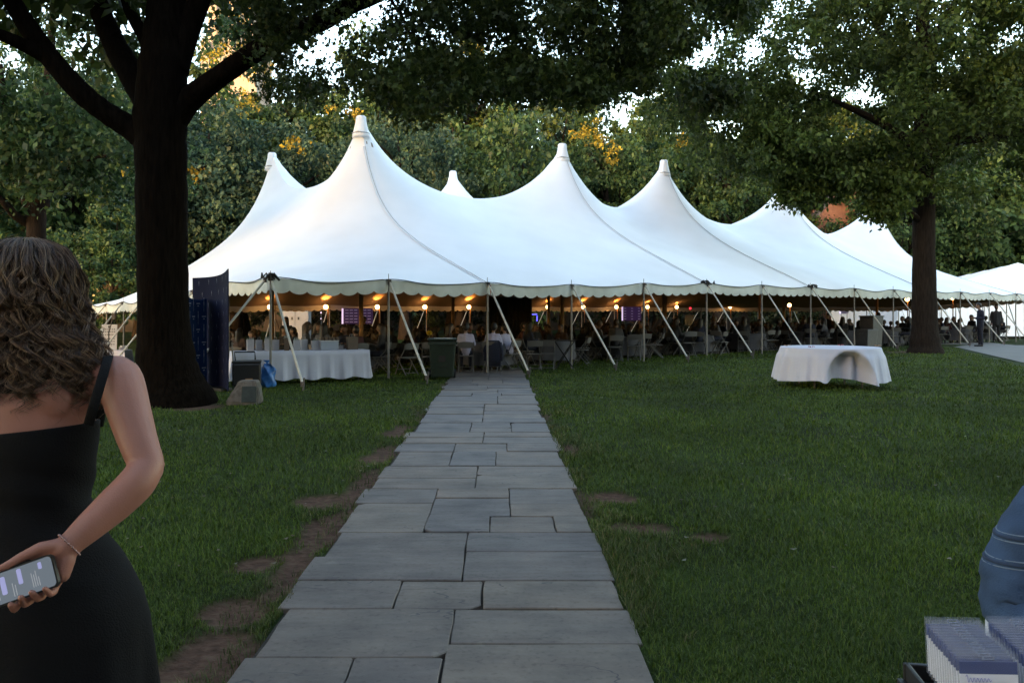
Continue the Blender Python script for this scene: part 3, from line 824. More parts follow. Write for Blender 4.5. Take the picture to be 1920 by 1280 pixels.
BG = [(30, 62, 1, 1.0, 'bluish green tree at the far edge of the picture beyond the forked tree'), (150, 55, 0, 1.05, 'dark green tree filling the space beside the forked tree'),
      (265, 66, 1, 1.15, 'tall bluish tree directly behind the big oak trunk'), (375, 58, 1, 1.0, 'bluish green tree beside the big oak trunk and the first rear peak'),
      (455, 76, 2, 1.2, 'olive tree with painted sunlit patches in front of the stone tower'), (545, 60, 1, .92, 'grey green tree behind the rear tent peak next to the big oak'),
      (655, 72, 0, .95, 'dark tree rising behind the highest tent peak'), (760, 60, 1, .86, 'blue green bushy tree between the highest peak and the small rear peak'),
      (865, 70, 0, .98, 'dark green tree right behind the small rear peak'), (960, 62, 3, 1.15, 'low dark tree left of the second front peak'),
      (1060, 74, 2, 1.0, 'olive tree rising behind the second front peak'), (1150, 68, 0, .92, 'green tree with painted sunlit patches between the second and third front peaks'),
      (1235, 78, 2, 1.12, 'olive green tree rising behind the third front peak'), (1345, 74, 0, 1.0, 'deep green tree between the third and fourth front peaks'),
      (1440, 84, 2, 1.05, 'olive tree rising behind the fourth front peak'), (1700, 76, 0, 1.0, 'dark tree beyond the last tent peak'),
      (1800, 82, 3, 1.7, 'dense low dark tree just right of the tall bare trunk'), (1905, 84, 0, 1.3, 'dark tree above the separate small tent'), (2010, 82, 3, 1.5, 'dark tree cut off by the picture edge behind the small tent'),
      (-60, 50, 3, 1.2, 'dark low tree behind the woman, cut off by the picture edge'), (205, 46, 3, .62, 'dark shrubby tree behind the sign board table'), (95, 80, 0, 1.0, 'far dark tree glimpsed left of the oak'), (330, 90, 0, 1.1, 'far dark tree glimpsed right of the oak'),
      (1520, 92, 2, 1.5, 'very tall olive tree high above the last tent peaks'), (1660, 96, 0, 1.6, 'very tall dark tree behind the upper crown of the shade tree'), (1850, 88, 2, 1.6, 'very tall olive tree at the upper corner beyond the shade tree'), (20, 88, 1, 1.5, 'very tall bluish tree above the forked tree'), (215, 96, 0, 1.55, 'very tall dark tree above the oak limbs'), (405, 100, 1, 1.35, 'tall bluish tree half covering the stone tower'), (1270, 98, 1, 1.3, 'tall bluish tree above the third front peak'), (1120, 102, 0, 1.25, 'tall dark tree above the second front peak'),
      (560, 76, 1, 1.3, 'tall bluish tree rising under the oak arm'), (705, 78, 0, 1.32, 'tall dark tree rising straight above the highest peak'), (850, 76, 2, 1.3, 'tall olive tree above the small rear peak'), (985, 79, 1, 1.34, 'tall bluish tree between the small rear peak and the second front peak'), (440, 72, 0, 1.32, 'tall dark tree covering the lower stone tower'), (-20, 70, 0, 1.4, 'tall dark tree at the upper corner above the forked tree')]
for (u, d, pi, sc, lb) in BG: bg_tree(u, d, pi, sc, lb, zs=1.14 if 600 < u < 1460 else 1.0)

for (x_, y_, pi, sc, lb) in ((-10, -7, 0, 1.0, 'unseen tree added for shade behind the viewer on the oak side'), (2.5, -7.5, 2, 1.0, 'unseen tree added for shade behind the viewer over the path'), (13.5, -4, 0, 1.0, 'unseen tree added for shade behind the viewer on the open lawn'), (17, 7.5, 2, 1.0, 'unseen tree added for shade outside the view beside the open lawn'), (-16, 4.5, 0, .95, 'unseen tree added for shade outside the view beyond the woman')):  # unseen crowns added to keep sky light off the near ground
    t = thing('tree', (x_, y_, G(x_, y_)), lb, 'tree', 'trees standing round the green', rz=random.uniform(0, 6)); t.scale = (sc, sc, sc)
    link('trunk', PROTO[pi][0], t); link('crown', PROTO[pi][1], t)
# sunlit patches in the crowns, the low sun's glow painted as yellow leaves
SUN_LEAF = leaf_mat('leaves_sun_painted', [(0, (.10, .09, .012)), (.4, (.26, .18, .02)), (1, (.48, .36, .04))], .45)
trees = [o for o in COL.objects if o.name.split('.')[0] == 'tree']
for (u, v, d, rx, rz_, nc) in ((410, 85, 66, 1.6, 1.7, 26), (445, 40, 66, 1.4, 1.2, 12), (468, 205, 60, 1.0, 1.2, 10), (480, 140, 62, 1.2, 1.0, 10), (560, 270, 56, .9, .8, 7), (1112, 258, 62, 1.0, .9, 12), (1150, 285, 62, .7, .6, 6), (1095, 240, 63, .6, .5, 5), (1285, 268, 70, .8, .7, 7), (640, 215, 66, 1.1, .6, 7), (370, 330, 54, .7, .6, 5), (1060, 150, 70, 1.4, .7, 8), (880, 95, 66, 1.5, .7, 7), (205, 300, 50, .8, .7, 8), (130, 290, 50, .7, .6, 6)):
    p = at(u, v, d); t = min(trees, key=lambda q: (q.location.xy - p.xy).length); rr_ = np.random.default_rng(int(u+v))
    o = link('painted_sun_foliage', leaf_cloud('painted_sun_foliage', shell(rr_, nc, (0, 0, 0), (rx*1.5, 1.0, rz_*1.5), .1), np.full(nc, .42), 20, .24, [SUN_LEAF], rr_), t)
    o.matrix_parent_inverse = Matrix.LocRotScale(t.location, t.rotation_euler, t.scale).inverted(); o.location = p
# forked tree standing behind the woman
def poly_tree(name, label, base_uv, d, trunk, limbs, bark):
    b_ = at(*base_uv, d); x_, y_ = b_.x, b_.y
    t = thing(name, (x_, y_, G(x_, y_)), label, 'tree')
    def bough(nm, P, seg=12):
        pts = [at(u, v, dd) for (u, v, dd, rr) in P]; rad = [rr/F*dd for (u, v, dd, rr) in P]
        # resample with smooth curve and slight knobbliness
        q = []; rq = []
        for i in range(len(pts)-1):
            p0 = pts[max(i-1, 0)]; p1 = pts[i]; p2 = pts[i+1]; p3 = pts[min(i+2, len(pts)-1)]
            for s in range(5):
                tt = s/5
                q.append(.5*((2*p1) + (p2-p0)*tt + (2*p0-5*p1+4*p2-p3)*tt*tt + (3*p1-p0-3*p2+p3)*tt**3))
                rq.append((rad[i]*(1-tt)+rad[i+1]*tt)*(1+.04*random.uniform(-1, 1)))
        q.append(pts[-1]); rq.append(rad[-1])
        mb = MB(); mb.tube(q, rq, seg); part(nm, mb, bark, t, True, True)
        return q
    out = [bough('trunk', trunk, 18)]
    for P in limbs: out.append(bough('limb', P))
    return t, out
ft, ftl = poly_tree('forked_tree', 'slender forked tree standing behind the curly haired woman', (66, 640), 27, [(66, 655, 27, 26), (67, 560, 27, 19), (68, 450, 27, 17), (66, 370, 27, 18)],
    [[(62, 385, 27, 17), (45, 350, 27, 15), (25, 315, 27, 12), (8, 240, 26.5, 9), (0, 120, 26, 5)], [(72, 385, 27, 20), (80, 320, 27.3, 17), (86, 250, 27.5, 14), (92, 150, 28, 9), (100, 0, 28, 5)],
     [(76, 372, 27, 11), (100, 350, 26.6, 9), (130, 322, 26, 7), (165, 300, 25.5, 4), (215, 290, 25, 2)], [(58, 420, 27, 10), (30, 405, 26.6, 8), (0, 372, 26, 6), (-30, 350, 26, 3)], [(70, 350, 27, 12), (110, 348, 27.5, 6), (170, 345, 28, 3)]], M['bark2'])
r = np.random.default_rng(31)
cen = np.concatenate([shell(r, 150, (ft.location.x, 27, 11.5), (6.5, 5.5, 6), .3), shell(r, 45, at(130, 300, 26), (3.6, 2.4, 1.5), .1), shell(r, 40, at(40, 240, 26.5), (3, 3, 1.6), .1)])
link('crown', leaf_cloud('crown', cen, .55+.5*r.random(len(cen)), 110, .20, [LM[0]], r), ft, world=True)

# big oak whose arm reaches over the path
oak, ol = poly_tree('oak_tree', 'massive dark oak trunk beside the woman with limbs spreading overhead', (322, 752), 14.6,
    [(322, 790, 14.6, 98), (322, 752, 14.6, 82), (318, 722, 14.6, 64), (312, 680, 14.6, 54), (307, 600, 14.6, 46), (304, 450, 14.6, 45), (302, 300, 14.6, 46), (301, 215, 14.6, 48), (305, 140, 14.6, 45), (312, 60, 14.7, 40), (315, 0, 14.8, 37), (318, -150, 15, 28), (322, -420, 15.4, 8)],
    [[(318, 235, 14.6, 29.6), (352, 190, 14.6, 23.4), (420, 138, 14.4, 19.5), (505, 82, 14.2, 20.3), (600, 42, 14, 17.9), (690, -2, 13.8, 14.8), (900, -75, 13.4, 10.9), (1150, -110, 13, 7.0), (1420, -90, 12.8, 3.1)],
     [(285, 268, 14.6, 29.6), (245, 240, 14.6, 22.6), (200, 212, 14.5, 20.3), (150, 172, 14.4, 20.3), (95, 110, 14.3, 19.5), (45, 40, 14.2, 17.9), (0, -30, 14.1, 14.8), (-120, -160, 14, 6.2)],
     [(96, 114, 14.3, 14.0), (50, 88, 14.1, 12.5), (-10, 62, 13.8, 10.9), (-140, 20, 13.4, 5.5)],
     [(292, 215, 14.7, 28.1), (250, 145, 14.9, 24.2), (212, 78, 15.1, 21.1), (184, 10, 15.3, 18.7), (160, -60, 15.5, 15.6), (110, -240, 16, 6.2)],
     [(298, 120, 14.8, 17.2), (266, 62, 15.1, 12.5), (242, 18, 15.3, 10.1), (222, -50, 15.6, 7.8), (180, -220, 16, 3.1)],
     [(325, 130, 14.6, 28.1), (350, 62, 14.7, 21.8), (374, 0, 14.8, 19.5), (410, -90, 15, 15.6), (470, -300, 15.3, 5.5)]], M['bark'])
r = np.random.default_rng(21)
low = np.array([(440, 120), (500, 195), (560, 215), (620, 165), (690, 160), (745, 200), (800, 225), (860, 190), (950, 170), (1000, 185), (1100, 190), (1200, 165), (1300, 190), (1430, 210)])
cen = []; tw = MB()
arm = ol[1]
while len(cen) < 430:
    u = 450 + 960*r.random(); vb = np.interp(u, low[:, 0], low[:, 1]); v = vb - 14 - (vb+330)*r.random()**1.25
    # leave ragged holes where the sky shows
    if wob(u/190., v/120., 1.0, 2.) < -.35 and v < 160: continue
    if u < 1150 and v < 125 and r.random() < .5: continue
    d = 12.8 + 5.0*r.random()
    cen.append(at(u, v, d))
    if r.random() < .33 and u > 780:
        e = cen[-1]; s = min(arm, key=lambda q: (q-e).length + max(0, e.z-q.z)*2)
        if (s-e).length > 1.5: continue
        tw.tube([s, s.lerp(e, .4) + Vector((r.normal()*.1, r.normal()*.1, .06)), s.lerp(e, .75) + Vector((r.normal()*.08, r.normal()*.08, .03)), e], [.035, .022, .013, .005], 5)
part('twigs', tw, M['bark'], oak, True, True)
fine = [at(470 + 700*r.random(), -70 + 250*r.random()**1.1, 12.8+4*r.random()) for _ in range(150)]
cen = np.array([tuple(c) for c in cen])
OAKL = leaf_mat('leaves_oak', [(0, (0.0200, 0.0350, 0.0088)), (.5, (0.0350, 0.0575, 0.0137)), (.9, (0.0575, 0.0850, 0.0187)), (1, (0.0938, 0.1187, 0.0250))], .4)
link('crown', leaf_cloud('crown', cen, .30+.32*r.random(len(cen)), 200, .118, [OAKL], r, LOBED, .8, .5), oak, world=True)
fc = np.array([tuple(c) for c in fine]); link('crown', leaf_cloud('crown', fc, .22+.30*r.random(len(fc)), 70, .105, [OAKL], r, LOBED, .8, .5), oak, world=True)
c2 = np.concatenate([shell(r, 330, (-4.5, 15.5, 13.2), (10.5, 9, 5.2), .3), shell(r, 120, at(120, -120, 15.5), (4.5, 4, 2.0), .1)])
link('crown', leaf_cloud('crown', c2, .55+.6*r.random(len(c2)), 75, .22, [OAKL], r), oak, world=True)

# the tree on the lawn to the far side, its low boughs hanging before the last peaks
rt, rl = poly_tree('shade_tree', 'tall shade tree with bare trunk before the far end of the tent', (1735, 660), 29.4,
    [(1735, 672, 29.4, 40), (1735, 655, 29.4, 30), (1734, 620, 29.4, 23.5), (1733, 540, 29.4, 20.5), (1732, 450, 29.4, 19.5), (1732, 350, 29.4, 19), (1731, 250, 29.4, 17), (1732, 150, 29.4, 15), (1730, 40, 29.4, 12), (1728, -120, 29.4, 7), (1725, -320, 29.4, 2)],
    [[(1738, 325, 29.4, 14), (1752, 285, 29.2, 12.5), (1785, 265, 29, 11), (1840, 258, 28.6, 9.5), (1905, 252, 28.2, 8), (1990, 225, 27.8, 4)], [(1735, 235, 29.4, 9), (1765, 205, 29.6, 7), (1810, 198, 29.8, 5.5), (1870, 170, 30, 3)],
     [(1729, 420, 29.4, 8), (1700, 395, 29, 6.5), (1660, 372, 28.6, 5), (1600, 350, 28, 3)], [(1728, 300, 29.4, 10), (1690, 255, 29.2, 8), (1620, 215, 28.8, 6), (1520, 170, 28.4, 3)], [(1728, 200, 29.4, 10), (1690, 130, 29.6, 8), (1640, 40, 30, 6), (1580, -80, 30.4, 3)],
     [(1735, 120, 29.4, 9), (1770, 40, 29.4, 7), (1830, -60, 29.6, 4)], [(1838, 258, 28.6, 5), (1850, 200, 28.4, 4), (1845, 150, 28.2, 2)], [(1726, 345, 29.4, 7), (1670, 320, 29.8, 5), (1590, 318, 30, 3.5), (1500, 345, 30, 2)]], M['bark2'])
r = np.random.default_rng(41)
c3 = np.concatenate([shell(r, 860, (15.4, 29.4, 12.5), (8.6, 7, 6.6), .2), shell(r, 70, at(1560, 292, 28.6), (3.4, 2.2, 1.1), .1), shell(r, 36, at(1650, 345, 28.2), (1.7, 1.3, .6), .1), shell(r, 26, at(1480, 318, 29.2), (1.4, 1.2, .75), .1),
                     shell(r, 70, at(1430, 240, 29), (2.6, 2.4, 2.2), .1), shell(r, 50, at(1850, 190, 28.4), (2.6, 2.2, 1.4), .1), shell(r, 18, at(1500, 362, 28.6), (.9, .6, .28), .1), shell(r, 18, at(1655, 388, 28.2), (.7, .6, .25), .1), shell(r, 60, at(1300, 170, 31), (3, 3, 2.4), .1)])
link('crown', leaf_cloud('crown', c3, (.42+.42*r.random(len(c3))), 125, .165, [LM[2]], r), rt, world=True)
# ------------------------------------------------------------------ shrubs behind the tent
HEDGE = leaf_mat('leaves_hedge', [(0, (.008, .016, .007)), (.6, (.014, .026, .010)), (1, (.030, .045, .016))], .15)
def shrub(x0, y0, wx, h, label, seed):
    r = np.random.default_rng(seed); t = thing('shrub', (x0, y0, G(x0, y0)), label, 'shrub', 'dark shrubs beyond the tent')
    mb = MB()
    for i in range(7): mb.tube([(r.normal()*wx*.12, r.normal()*.2, -.1), (r.normal()*wx*.25, r.normal()*.3, h*.5), (r.normal()*wx*.35, r.normal()*.4, h*.85)], [.05, .035, .01], 5)
    part('stem', mb, M['bark2'], t)
    link('foliage', leaf_cloud('foliage', shell(r, 60, (0, 0, h*.5), (wx/2, 1.4, h*.5), .2), .5+.3*r.random(60), 60, .26, [HEDGE], r), t)
for i, x0 in enumerate(np.arange(-62, 40, 9.0)):
    y0 = 78 + 3*math.sin(i*2.2) - (14 if x0 < -28 else 0)
    shrub(float(x0), y0, 10.5, 4.6 + 1.2*math.sin(i*1.7), 'dark shrub in the row beyond the tent, cut into by the tent poles' if 3 < i < 9 else ('dark shrub beyond the tent on the side of the forked tree' if i <= 3 else 'dark shrub beyond the far end of the tent'), 100+i)

# ------------------------------------------------------------------ banners by the oak
def banner(name, label, u0, u1, vb, vt0, vt1, d0, d1, m, curve, emblem):
    a = at(u0, vb, d0); b = at(u1, vb, d1); a.z = G(a.x, a.y); b.z = G(b.x, b.y)
    za = at(u0, vt0, d0).z; zb = at(u1, vt1, d1).z
    t = thing(name, tuple((a+b)/2), label, 'banner')
    nrm = (b-a).cross(Vector((0, 0, 1))).normalized()
    if nrm.y > 0: nrm = -nrm
    n = 16; mb = MB(); front = []; back = []
    for i in range(n+1):
        f = i/n; p = a.lerp(b, f); off = nrm*(-curve*math.sin(math.pi*f)); zt = za + (zb-za)*f - .04*math.sin(math.pi*f)
        for lst, s in ((front, .012), (back, -.012)): lst += [p + off + nrm*s, Vector((p.x, p.y, zt)) + off + nrm*s]
    mb.v = [tuple(q) for q in front + back]; o = 2*(n+1)
    for i in range(n): mb.f += [(2*i, 2*i+2, 2*i+3, 2*i+1), (o+2*i, o+2*i+1, o+2*i+3, o+2*i+2), (2*i+1, 2*i+3, o+2*i+3, o+2*i+1), (2*i, o+2*i, o+2*i+2, 2*i+2)]
    mb.f += [(0, 1, o+1, o), (2*n, o+2*n, o+2*n+1, 2*n+1)]; mb.m = [0]*len(mb.f)
    part('panel', mb, m, t, True)
    pm_ = MB()
    def P(f, z):
        p = a.lerp(b, f) + nrm*(-curve*math.sin(math.pi*f) + .017); return Vector((p.x, p.y, z))
    def quad(f0, f1, z0, z1): pm_.add([P(f0, z0), P(f1, z0), P(f1, z1), P(f0, z1)], [(0, 1, 2, 3)])
    def torch(f, z, s, asp):
        pr = [(-.5, .02), (-.35, .05), (-.1, .035), (.0, .10), (.15, .13), (.25, .06), (.38, .10), (.5, .01)]
        vs = [P(f - w_*s*asp, z + h_*s) for h_, w_ in pr] + [P(f + w_*s*asp, z + h_*s) for h_, w_ in reversed(pr)]
        pm_.add(vs, [(i, i+1, 14-i, 15-i) for i in range(7)])
    emblem(quad, torch, za, zb)
    part('print', pm_, M['mark'] if name == 'backdrop_banner' else M['markdim'], t, True)['kind'] = 'stuff'
    ft_ = MB(); ft_.box(tuple(a.lerp(b, .5) + Vector((0, .02, .03))), (max(.4, (b-a).length*.9), .25, .05), math.atan2((b-a).y, (b-a).x)); part('foot', ft_, M['black'], t, True)
    return t
def em_blue(quad, torch, za, zb):
    for r_ in range(8):
        z = za - .16 - .27*r_
        for c_ in range(4):
            f = .12 + .25*c_
            if (r_ + c_) % 2: torch(f, z, .30, .35)
            else: quad(f-.085, f+.085, z+.015, z+.035); quad(f-.035, f+.035, z-.035, z-.015)
def em_navy(quad, torch, za, zb):
    for r_ in range(9):
        for c_ in range(5):
            f = .12 + .19*c_; z = za + (zb-za)*f - .14 - .24*r_
            torch(f + .06*(r_ % 2), z, .11, .35)
banner('backdrop_banner', 'blue backdrop banner with white emblem print, half hidden by the oak trunk', 352, 387, 722, 556, 560, 16.8, 17.5, M['blue'], .05, em_blue)
banner('navy_banner', 'tall dark navy banner with curved top standing beside the oak trunk', 362, 428, 729, 521, 504, 17.8, 16.6, M['navy'], .16, em_navy)

# ------------------------------------------------------------------ memorial stone with plaque
c = at(458, 757, 14.4); t = thing('memorial_stone', (c.x, c.y, G(c.x, c.y)), 'small rough granite memorial stone with a bronze plaque at the oak roots', 'stone')
mb = MB(); r = np.random.default_rng(3)
rg = [(0, 0, -.06, .29, .20), (0, 0, .06, .285, .20), (.03, .01, .17, .25, .18), (.07, .02, .29, .20, .155), (.085, .03, .38, .17, .12), (.09, .035, .405, .14, .09)]
def lump(p, q):
    e = 1 + .06*math.sin(q*3+p.z*9) + .05*math.sin(q*7+p.z*21)
    sx = abs(math.cos(q))**.45*(1 if math.cos(q) > 0 else -1); sy = abs(math.sin(q))**.45*(1 if math.sin(q) > 0 else -1)
    i = min(range(len(rg)), key=lambda k: abs(rg[k][2]-p.z)); g_ = rg[i]
    return Vector((g_[0]+g_[3]*sx*e, g_[1]+g_[4]*sy*e, p.z))
mb.loft(rg, 28, fn=lump); part('boulder', mb, M['stone'], t)
mb = MB(); mb.box((.135, -.17, .175), (.25, .03, .28), .14, tilt=Matrix.Rotation(R(-12), 3, 'X')); bevel(part('plaque', mb, M['plaque'], t), .006)

# ------------------------------------------------------------------ gift table
def drape(mb, x0, x1, y0, y1, ztop, zhem, pleat=.03, n=40, flare=.07, round_=False):
    pts = []
    per = [(x0, y0, x1, y0), (x1, y0, x1, y1), (x1, y1, x0, y1), (x0, y1, x0, y0)]
    for (a_, b_, c_, d_) in per:
        L_ = math.hypot(c_-a_, d_-b_); k = max(6, int(n*L_/2))
        for i in range(k): pts.append((a_+(c_-a_)*i/k, b_+(d_-b_)*i/k))
    cx, cy = (x0+x1)/2, (y0+y1)/2; N_ = len(pts); rows = 7; vs = []
    for j in range(rows):
        f = j/(rows-1)
        for i, (px_, py_) in enumerate(pts):
            ox = (px_-cx)/max(abs(x1-x0)/2, 1e-6); oy = (py_-cy)/max(abs(y1-y0)/2, 1e-6)
            ox = math.copysign(abs(ox)**8, ox); oy = math.copysign(abs(oy)**8, oy)
            w_ = (pleat*(math.sin(i*.9+1)+.6*math.sin(i*.37+2)+.5*math.sin(i*2.1)) + flare)*f**1.2
            vs.append((px_+ox*w_, py_+oy*w_, ztop + (zhem-ztop)*f + (.025*math.sin(i*.5)*f if j == rows-1 else 0)))
    fs = [tuple(range(N_))]
    for j in range(rows-1):
        for i in range(N_):
            k = (i+1) % N_; fs.append((j*N_+i, (j+1)*N_+i, (j+1)*N_+k, j*N_+k))
    mb.add(vs, fs)
A = np.array([-5.86, 18.25]); B = np.array([-3.02, 19.45]); ang = math.atan2(B[1]-A[1], B[0]-A[0]); Ld = float(np.hypot(*(B-A)))
C0 = (A+B)/2 + np.array([-math.sin(ang), math.cos(ang)])*.38
gz = G(*C0); t = thing('long_table', (C0[0], C0[1], gz), 'long banquet table under a white cloth near the oak, lined with gift bags', 'table', rz=ang)
mb = MB(); mb.box((0, 0, .715), (Ld-.04, .72, .03)); part('tabletop', mb, M['white'], t)
for sx in (-1, 1):
    for sy in (-1, 1): mb = MB(); mb.tube([(sx*(Ld/2-.25), sy*.3, 0), (sx*(Ld/2-.25), sy*.3, .7)], .016, 6); part('leg', mb, M['iron'], t)
o = link('tablecloth', None, loc=(0, 0, 0)); bpy.data.objects.remove(o)
mb = MB(); drape(mb, -Ld/2, Ld/2, -.38, .38, .735, .10, .034, 40, .06)
o = link('tablecloth', mb.mesh('tablecloth', [M['cloth']], False), loc=(C0[0], C0[1], gz), rz=ang)
o.data.polygons.foreach_set('use_smooth', [False]+[True]*(len(o.data.polygons)-1)); tag(o, 'white cloth hanging over the long gift bag table', 'tablecloth')
def onT(lx, ly): return (C0[0]+math.cos(ang)*lx-math.sin(ang)*ly, C0[1]+math.sin(ang)*lx+math.cos(ang)*ly, gz+.737)
M['paper'] = mat('white_paper', (.30, .30, .33), .8, .05, 10); M['rope_c'] = mat('cord_handle', (.25, .25, .25), .8); M['tissue'] = mat('pale_tissue', (.24, .27, .24), .9, .2, 30)
M['paper2'] = mat('tan_card', (.09, .06, .04), .8, .1, 10); M['clear'] = mat('clear_plastic', (.30, .34, .40), .3)
def gift_bag(lx, ly, w_, h_, mtl, label, group=None, tissue=True):
    t = thing('gift_bag', onT(lx, ly), label, 'bag', group, rz=ang+random.uniform(-.25, .25))
    mb = MB(); d_ = w_*.45
    mb.add([(-w_/2, -d_/2, 0), (w_/2, -d_/2, 0), (w_/2, d_/2, 0), (-w_/2, d_/2, 0), (-w_/2*1.04, -d_/2*.9, h_), (w_/2*1.04, -d_/2*.9, h_), (w_/2*1.04, d_/2*.9, h_), (-w_/2*1.04, d_/2*.9, h_), (-w_/2*.96, 0, h_*.55), (w_/2*.96, 0, h_*.55)],
           [(3, 2, 1, 0), (0, 1, 5, 4), (2, 3, 7, 6), (1, 2, 9), (1, 9, 5), (9, 2, 6), (9, 6, 5), (3, 0, 8), (0, 4, 8), (8, 7, 3), (8, 4, 7)]); part('bag_body', mb, mtl, t)
    for s in (-1, 1):
        mb = MB(); mb.tube([(-w_*.2, s*d_*.42, h_-.02), (-w_*.14, s*d_*.4, h_+.06), (w_*.14, s*d_*.4, h_+.06), (w_*.2, s*d_*.42, h_-.02)], .004, 5); part('handle', mb, M['rope_c'], t)
    if tissue:
        mb = MB()
        for i in range(5): x_ = (i-2)*w_*.18; mb.add([(x_-.03, -d_*.3, h_-.03), (x_+.03, -d_*.2, h_-.03), (x_+random.uniform(-.02, .02), random.uniform(-.03, .03), h_+random.uniform(.03, .07)), (x_, d_*.3, h_-.03)], [(0, 1, 2), (1, 3, 2), (3, 0, 2)])
        part('tissue_paper', mb, M['tissue'], t)
for i, (lx, ly, w_, h_) in enumerate(((-1.12, .05, .15, .26), (-.92, .12, .14, .25), (-.74, .0, .14, .27), (-.55, .1, .15, .25), (-.08, .05, .14, .24), (.10, .12, .15, .25), (.34, .02, .17, .22))):
    gift_bag(lx, ly, w_, h_, M['paper'], 'white paper gift bag standing on the long clothed table', 'white gift bags on the long table', i % 2 == 0)
gift_bag(-.32, -.02, .11, .30, M['paper2'], 'narrow tan gift bag between the white ones on the long table')
gift_bag(.92, .15, .20, .09, M['paper'], 'low white open bag near the far end of the long table', tissue=False)
gift_bag(1.22, .05, .26, .30, M['paper2'], 'large tan paper bag at the far end of the long table', tissue=False)
t = thing('clear_box', onT(.66, .05), 'clear plastic box holding wrapped items on the long table', 'box', rz=ang)
mb = MB(); mb.box((0, 0, .10), (.42, .26, .20)); bevel(part('tub', mb, M['clear'], t), .012)
mb = MB(); mb.box((0, 0, .212), (.44, .28, .022)); bevel(part('lid', mb, M['white'], t), .006)
mb = MB()
for i in range(5): mb.box((-.16+.08*i, 0, .26), (.07, .2, .07), .1*i)
part('packet', mb, M['paper2'], t)

# ------------------------------------------------------------------ black cart and blue bag by the corner pole
c = at(463, 727, 17.1); t = thing('equipment_cart', (c.x, c.y, G(c.x, c.y)), 'black wheeled equipment case with tubular handle next to the navy banner', 'cart', rz=.25)
mb = MB(); mb.box((0, 0, .32), (.56, .42, .46)); bevel(part('case', mb, M['black'], t), .03)
mb = MB(); mb.box((0, 0, .575), (.58, .44, .05)); bevel(part('lid', mb, M['black'], t), .015)
mb = MB(); mb.tube([(-.22, -.1, .6), (-.24, -.1, .78), (.16, -.1, .78), (.17, -.1, .62)], .016, 6); part('handle', mb, M['black'], t)
mb = MB(); mb.tube([(-.28, .1, .6), (-.31, .1, .98), (-.27, .1, .94)], .014, 6); part('handle', mb, M['pole'], t)
mb = MB(); mb.box((.05, -.22, .22), (.14, .012, .05)); part('label_plate', mb, M['petal2'], t)
for sx in (-1, 1):
    for sy in (-1, 1): mb = MB(); mb.tube([(sx*.22-.02, sy*.16, .05), (sx*.22+.02, sy*.16, .05)], .05, 12); part('wheel', mb, M['black'], t)
c = at(502, 724, 17.7); t = thing('blue_bag', (c.x, c.y, G(c.x, c.y)), 'crumpled translucent blue plastic bag leaning on the corner pole', 'bag')
mb = MB()
def crump(p, q): return p + Vector((.02*math.sin(q*3+p.z*23)+.012*math.sin(q*9-p.z*40), .02*math.sin(q*5+p.z*17)+.012*math.sin(q*8+p.z*33), .01*math.sin(q*6)))
mb.loft([(0, 0, 0, .13, .11), (0, 0, .04, .16, .13), (.01, 0, .12, .15, .12), (-.01, 0, .2, .165, .12), (.01, 0, .28, .14, .11), (.02, 0, .36, .15, .10), (0, 0, .44, .12, .08), (-.01, 0, .5, .06, .05)], 28, fn=crump)
part('sack', mb, M['bluebag'], t, smooth=True)
mb = MB(); mb.loft([(-.01, 0, .49, .05, .04), (-.01, 0, .52, .022, .02), (-.03, .01, .58, .08, .04)], 10); part('knot', mb, M['bluebag'], t)

# ------------------------------------------------------------------ board and table beyond the oak (seen past the woman's shoulder)
c = at(216, 690, 28); gz2 = G(c.x, c.y)
t = thing('side_table', (c.x, c.y, gz2), 'small far table under a white cloth between the woman and the oak', 'table')
mb = MB(); mb.box((0, 0, .715), (.86, .56, .03)); part('tabletop', mb, M['white'], t)
for sx in (-1, 1):
    for sy in (-1, 1): mb = MB(); mb.tube([(sx*.35, sy*.2, 0), (sx*.35, sy*.2, .7)], .016, 6); part('leg', mb, M['iron'], t)
mb = MB(); drape(mb, -.45, .45, -.3, .3, .736, .08, .03, 40, .05); o = link('tablecloth', mb.mesh('tablecloth', [M['cloth']]), loc=(c.x, c.y, gz2)); tag(o, 'white cloth over the small far table by the sign board', 'tablecloth')
t = thing('sign_board', (c.x-.2, c.y, gz2+.738), 'white notice board with rows of black print standing on the small far table', 'sign', rz=.15)
mb = MB(); mb.box((0, 0, .43), (.50, .03, .86), tilt=Matrix.Rotation(R(-6), 3, 'X')); part('board', mb, M['white'], t)
mb = MB(); r = np.random.default_rng(8)
tl = Matrix.Rotation(R(-6), 3, 'X')
def onb(x0, x1, z0, z1): mb.add([Vector((0, 0, .43)) + tl @ Vector(q) for q in ((x0, -.018, z0-.43), (x1, -.018, z0-.43), (x1, -.018, z1-.43), (x0, -.018, z1-.43))], [(0, 1, 2, 3)])
onb(-.04, .04, .74, .82)
for row_, z in enumerate((.68, .60, .50, .36, .27, .17)):
    for i in range(6): onb(-.20+.068*i, -.16+.068*i, z, z+.03)
part('print', mb, M['black'], t)['kind'] = 'stuff'
mb = MB(); mb.tube([(0, .02, .8), (0, .2, 0)], .012, 6); part('strut', mb, M['iron'], t)
t = thing('papers_box', (c.x+.3, c.y-.05, gz2+.738), 'small white box of folded papers beside the notice board', 'box', rz=.5)
mb = MB(); mb.box((0, 0, .05), (.26, .2, .10)); part('box_body', mb, M['paper'], t)
mb = MB(); mb.box((.02, 0, .125), (.2, .14, .05), .3); part('papers', mb, M['white'], t)
t = thing('crate', (c.x+.95, c.y+.4, G(c.x+.95, c.y)), 'dull grey panel crate standing beside the small far table', 'crate')
mb = MB(); mb.box((0, 0, .34), (.32, .4, .66)); bevel(part('crate_body', mb, M['grey_bin'], t), .015)
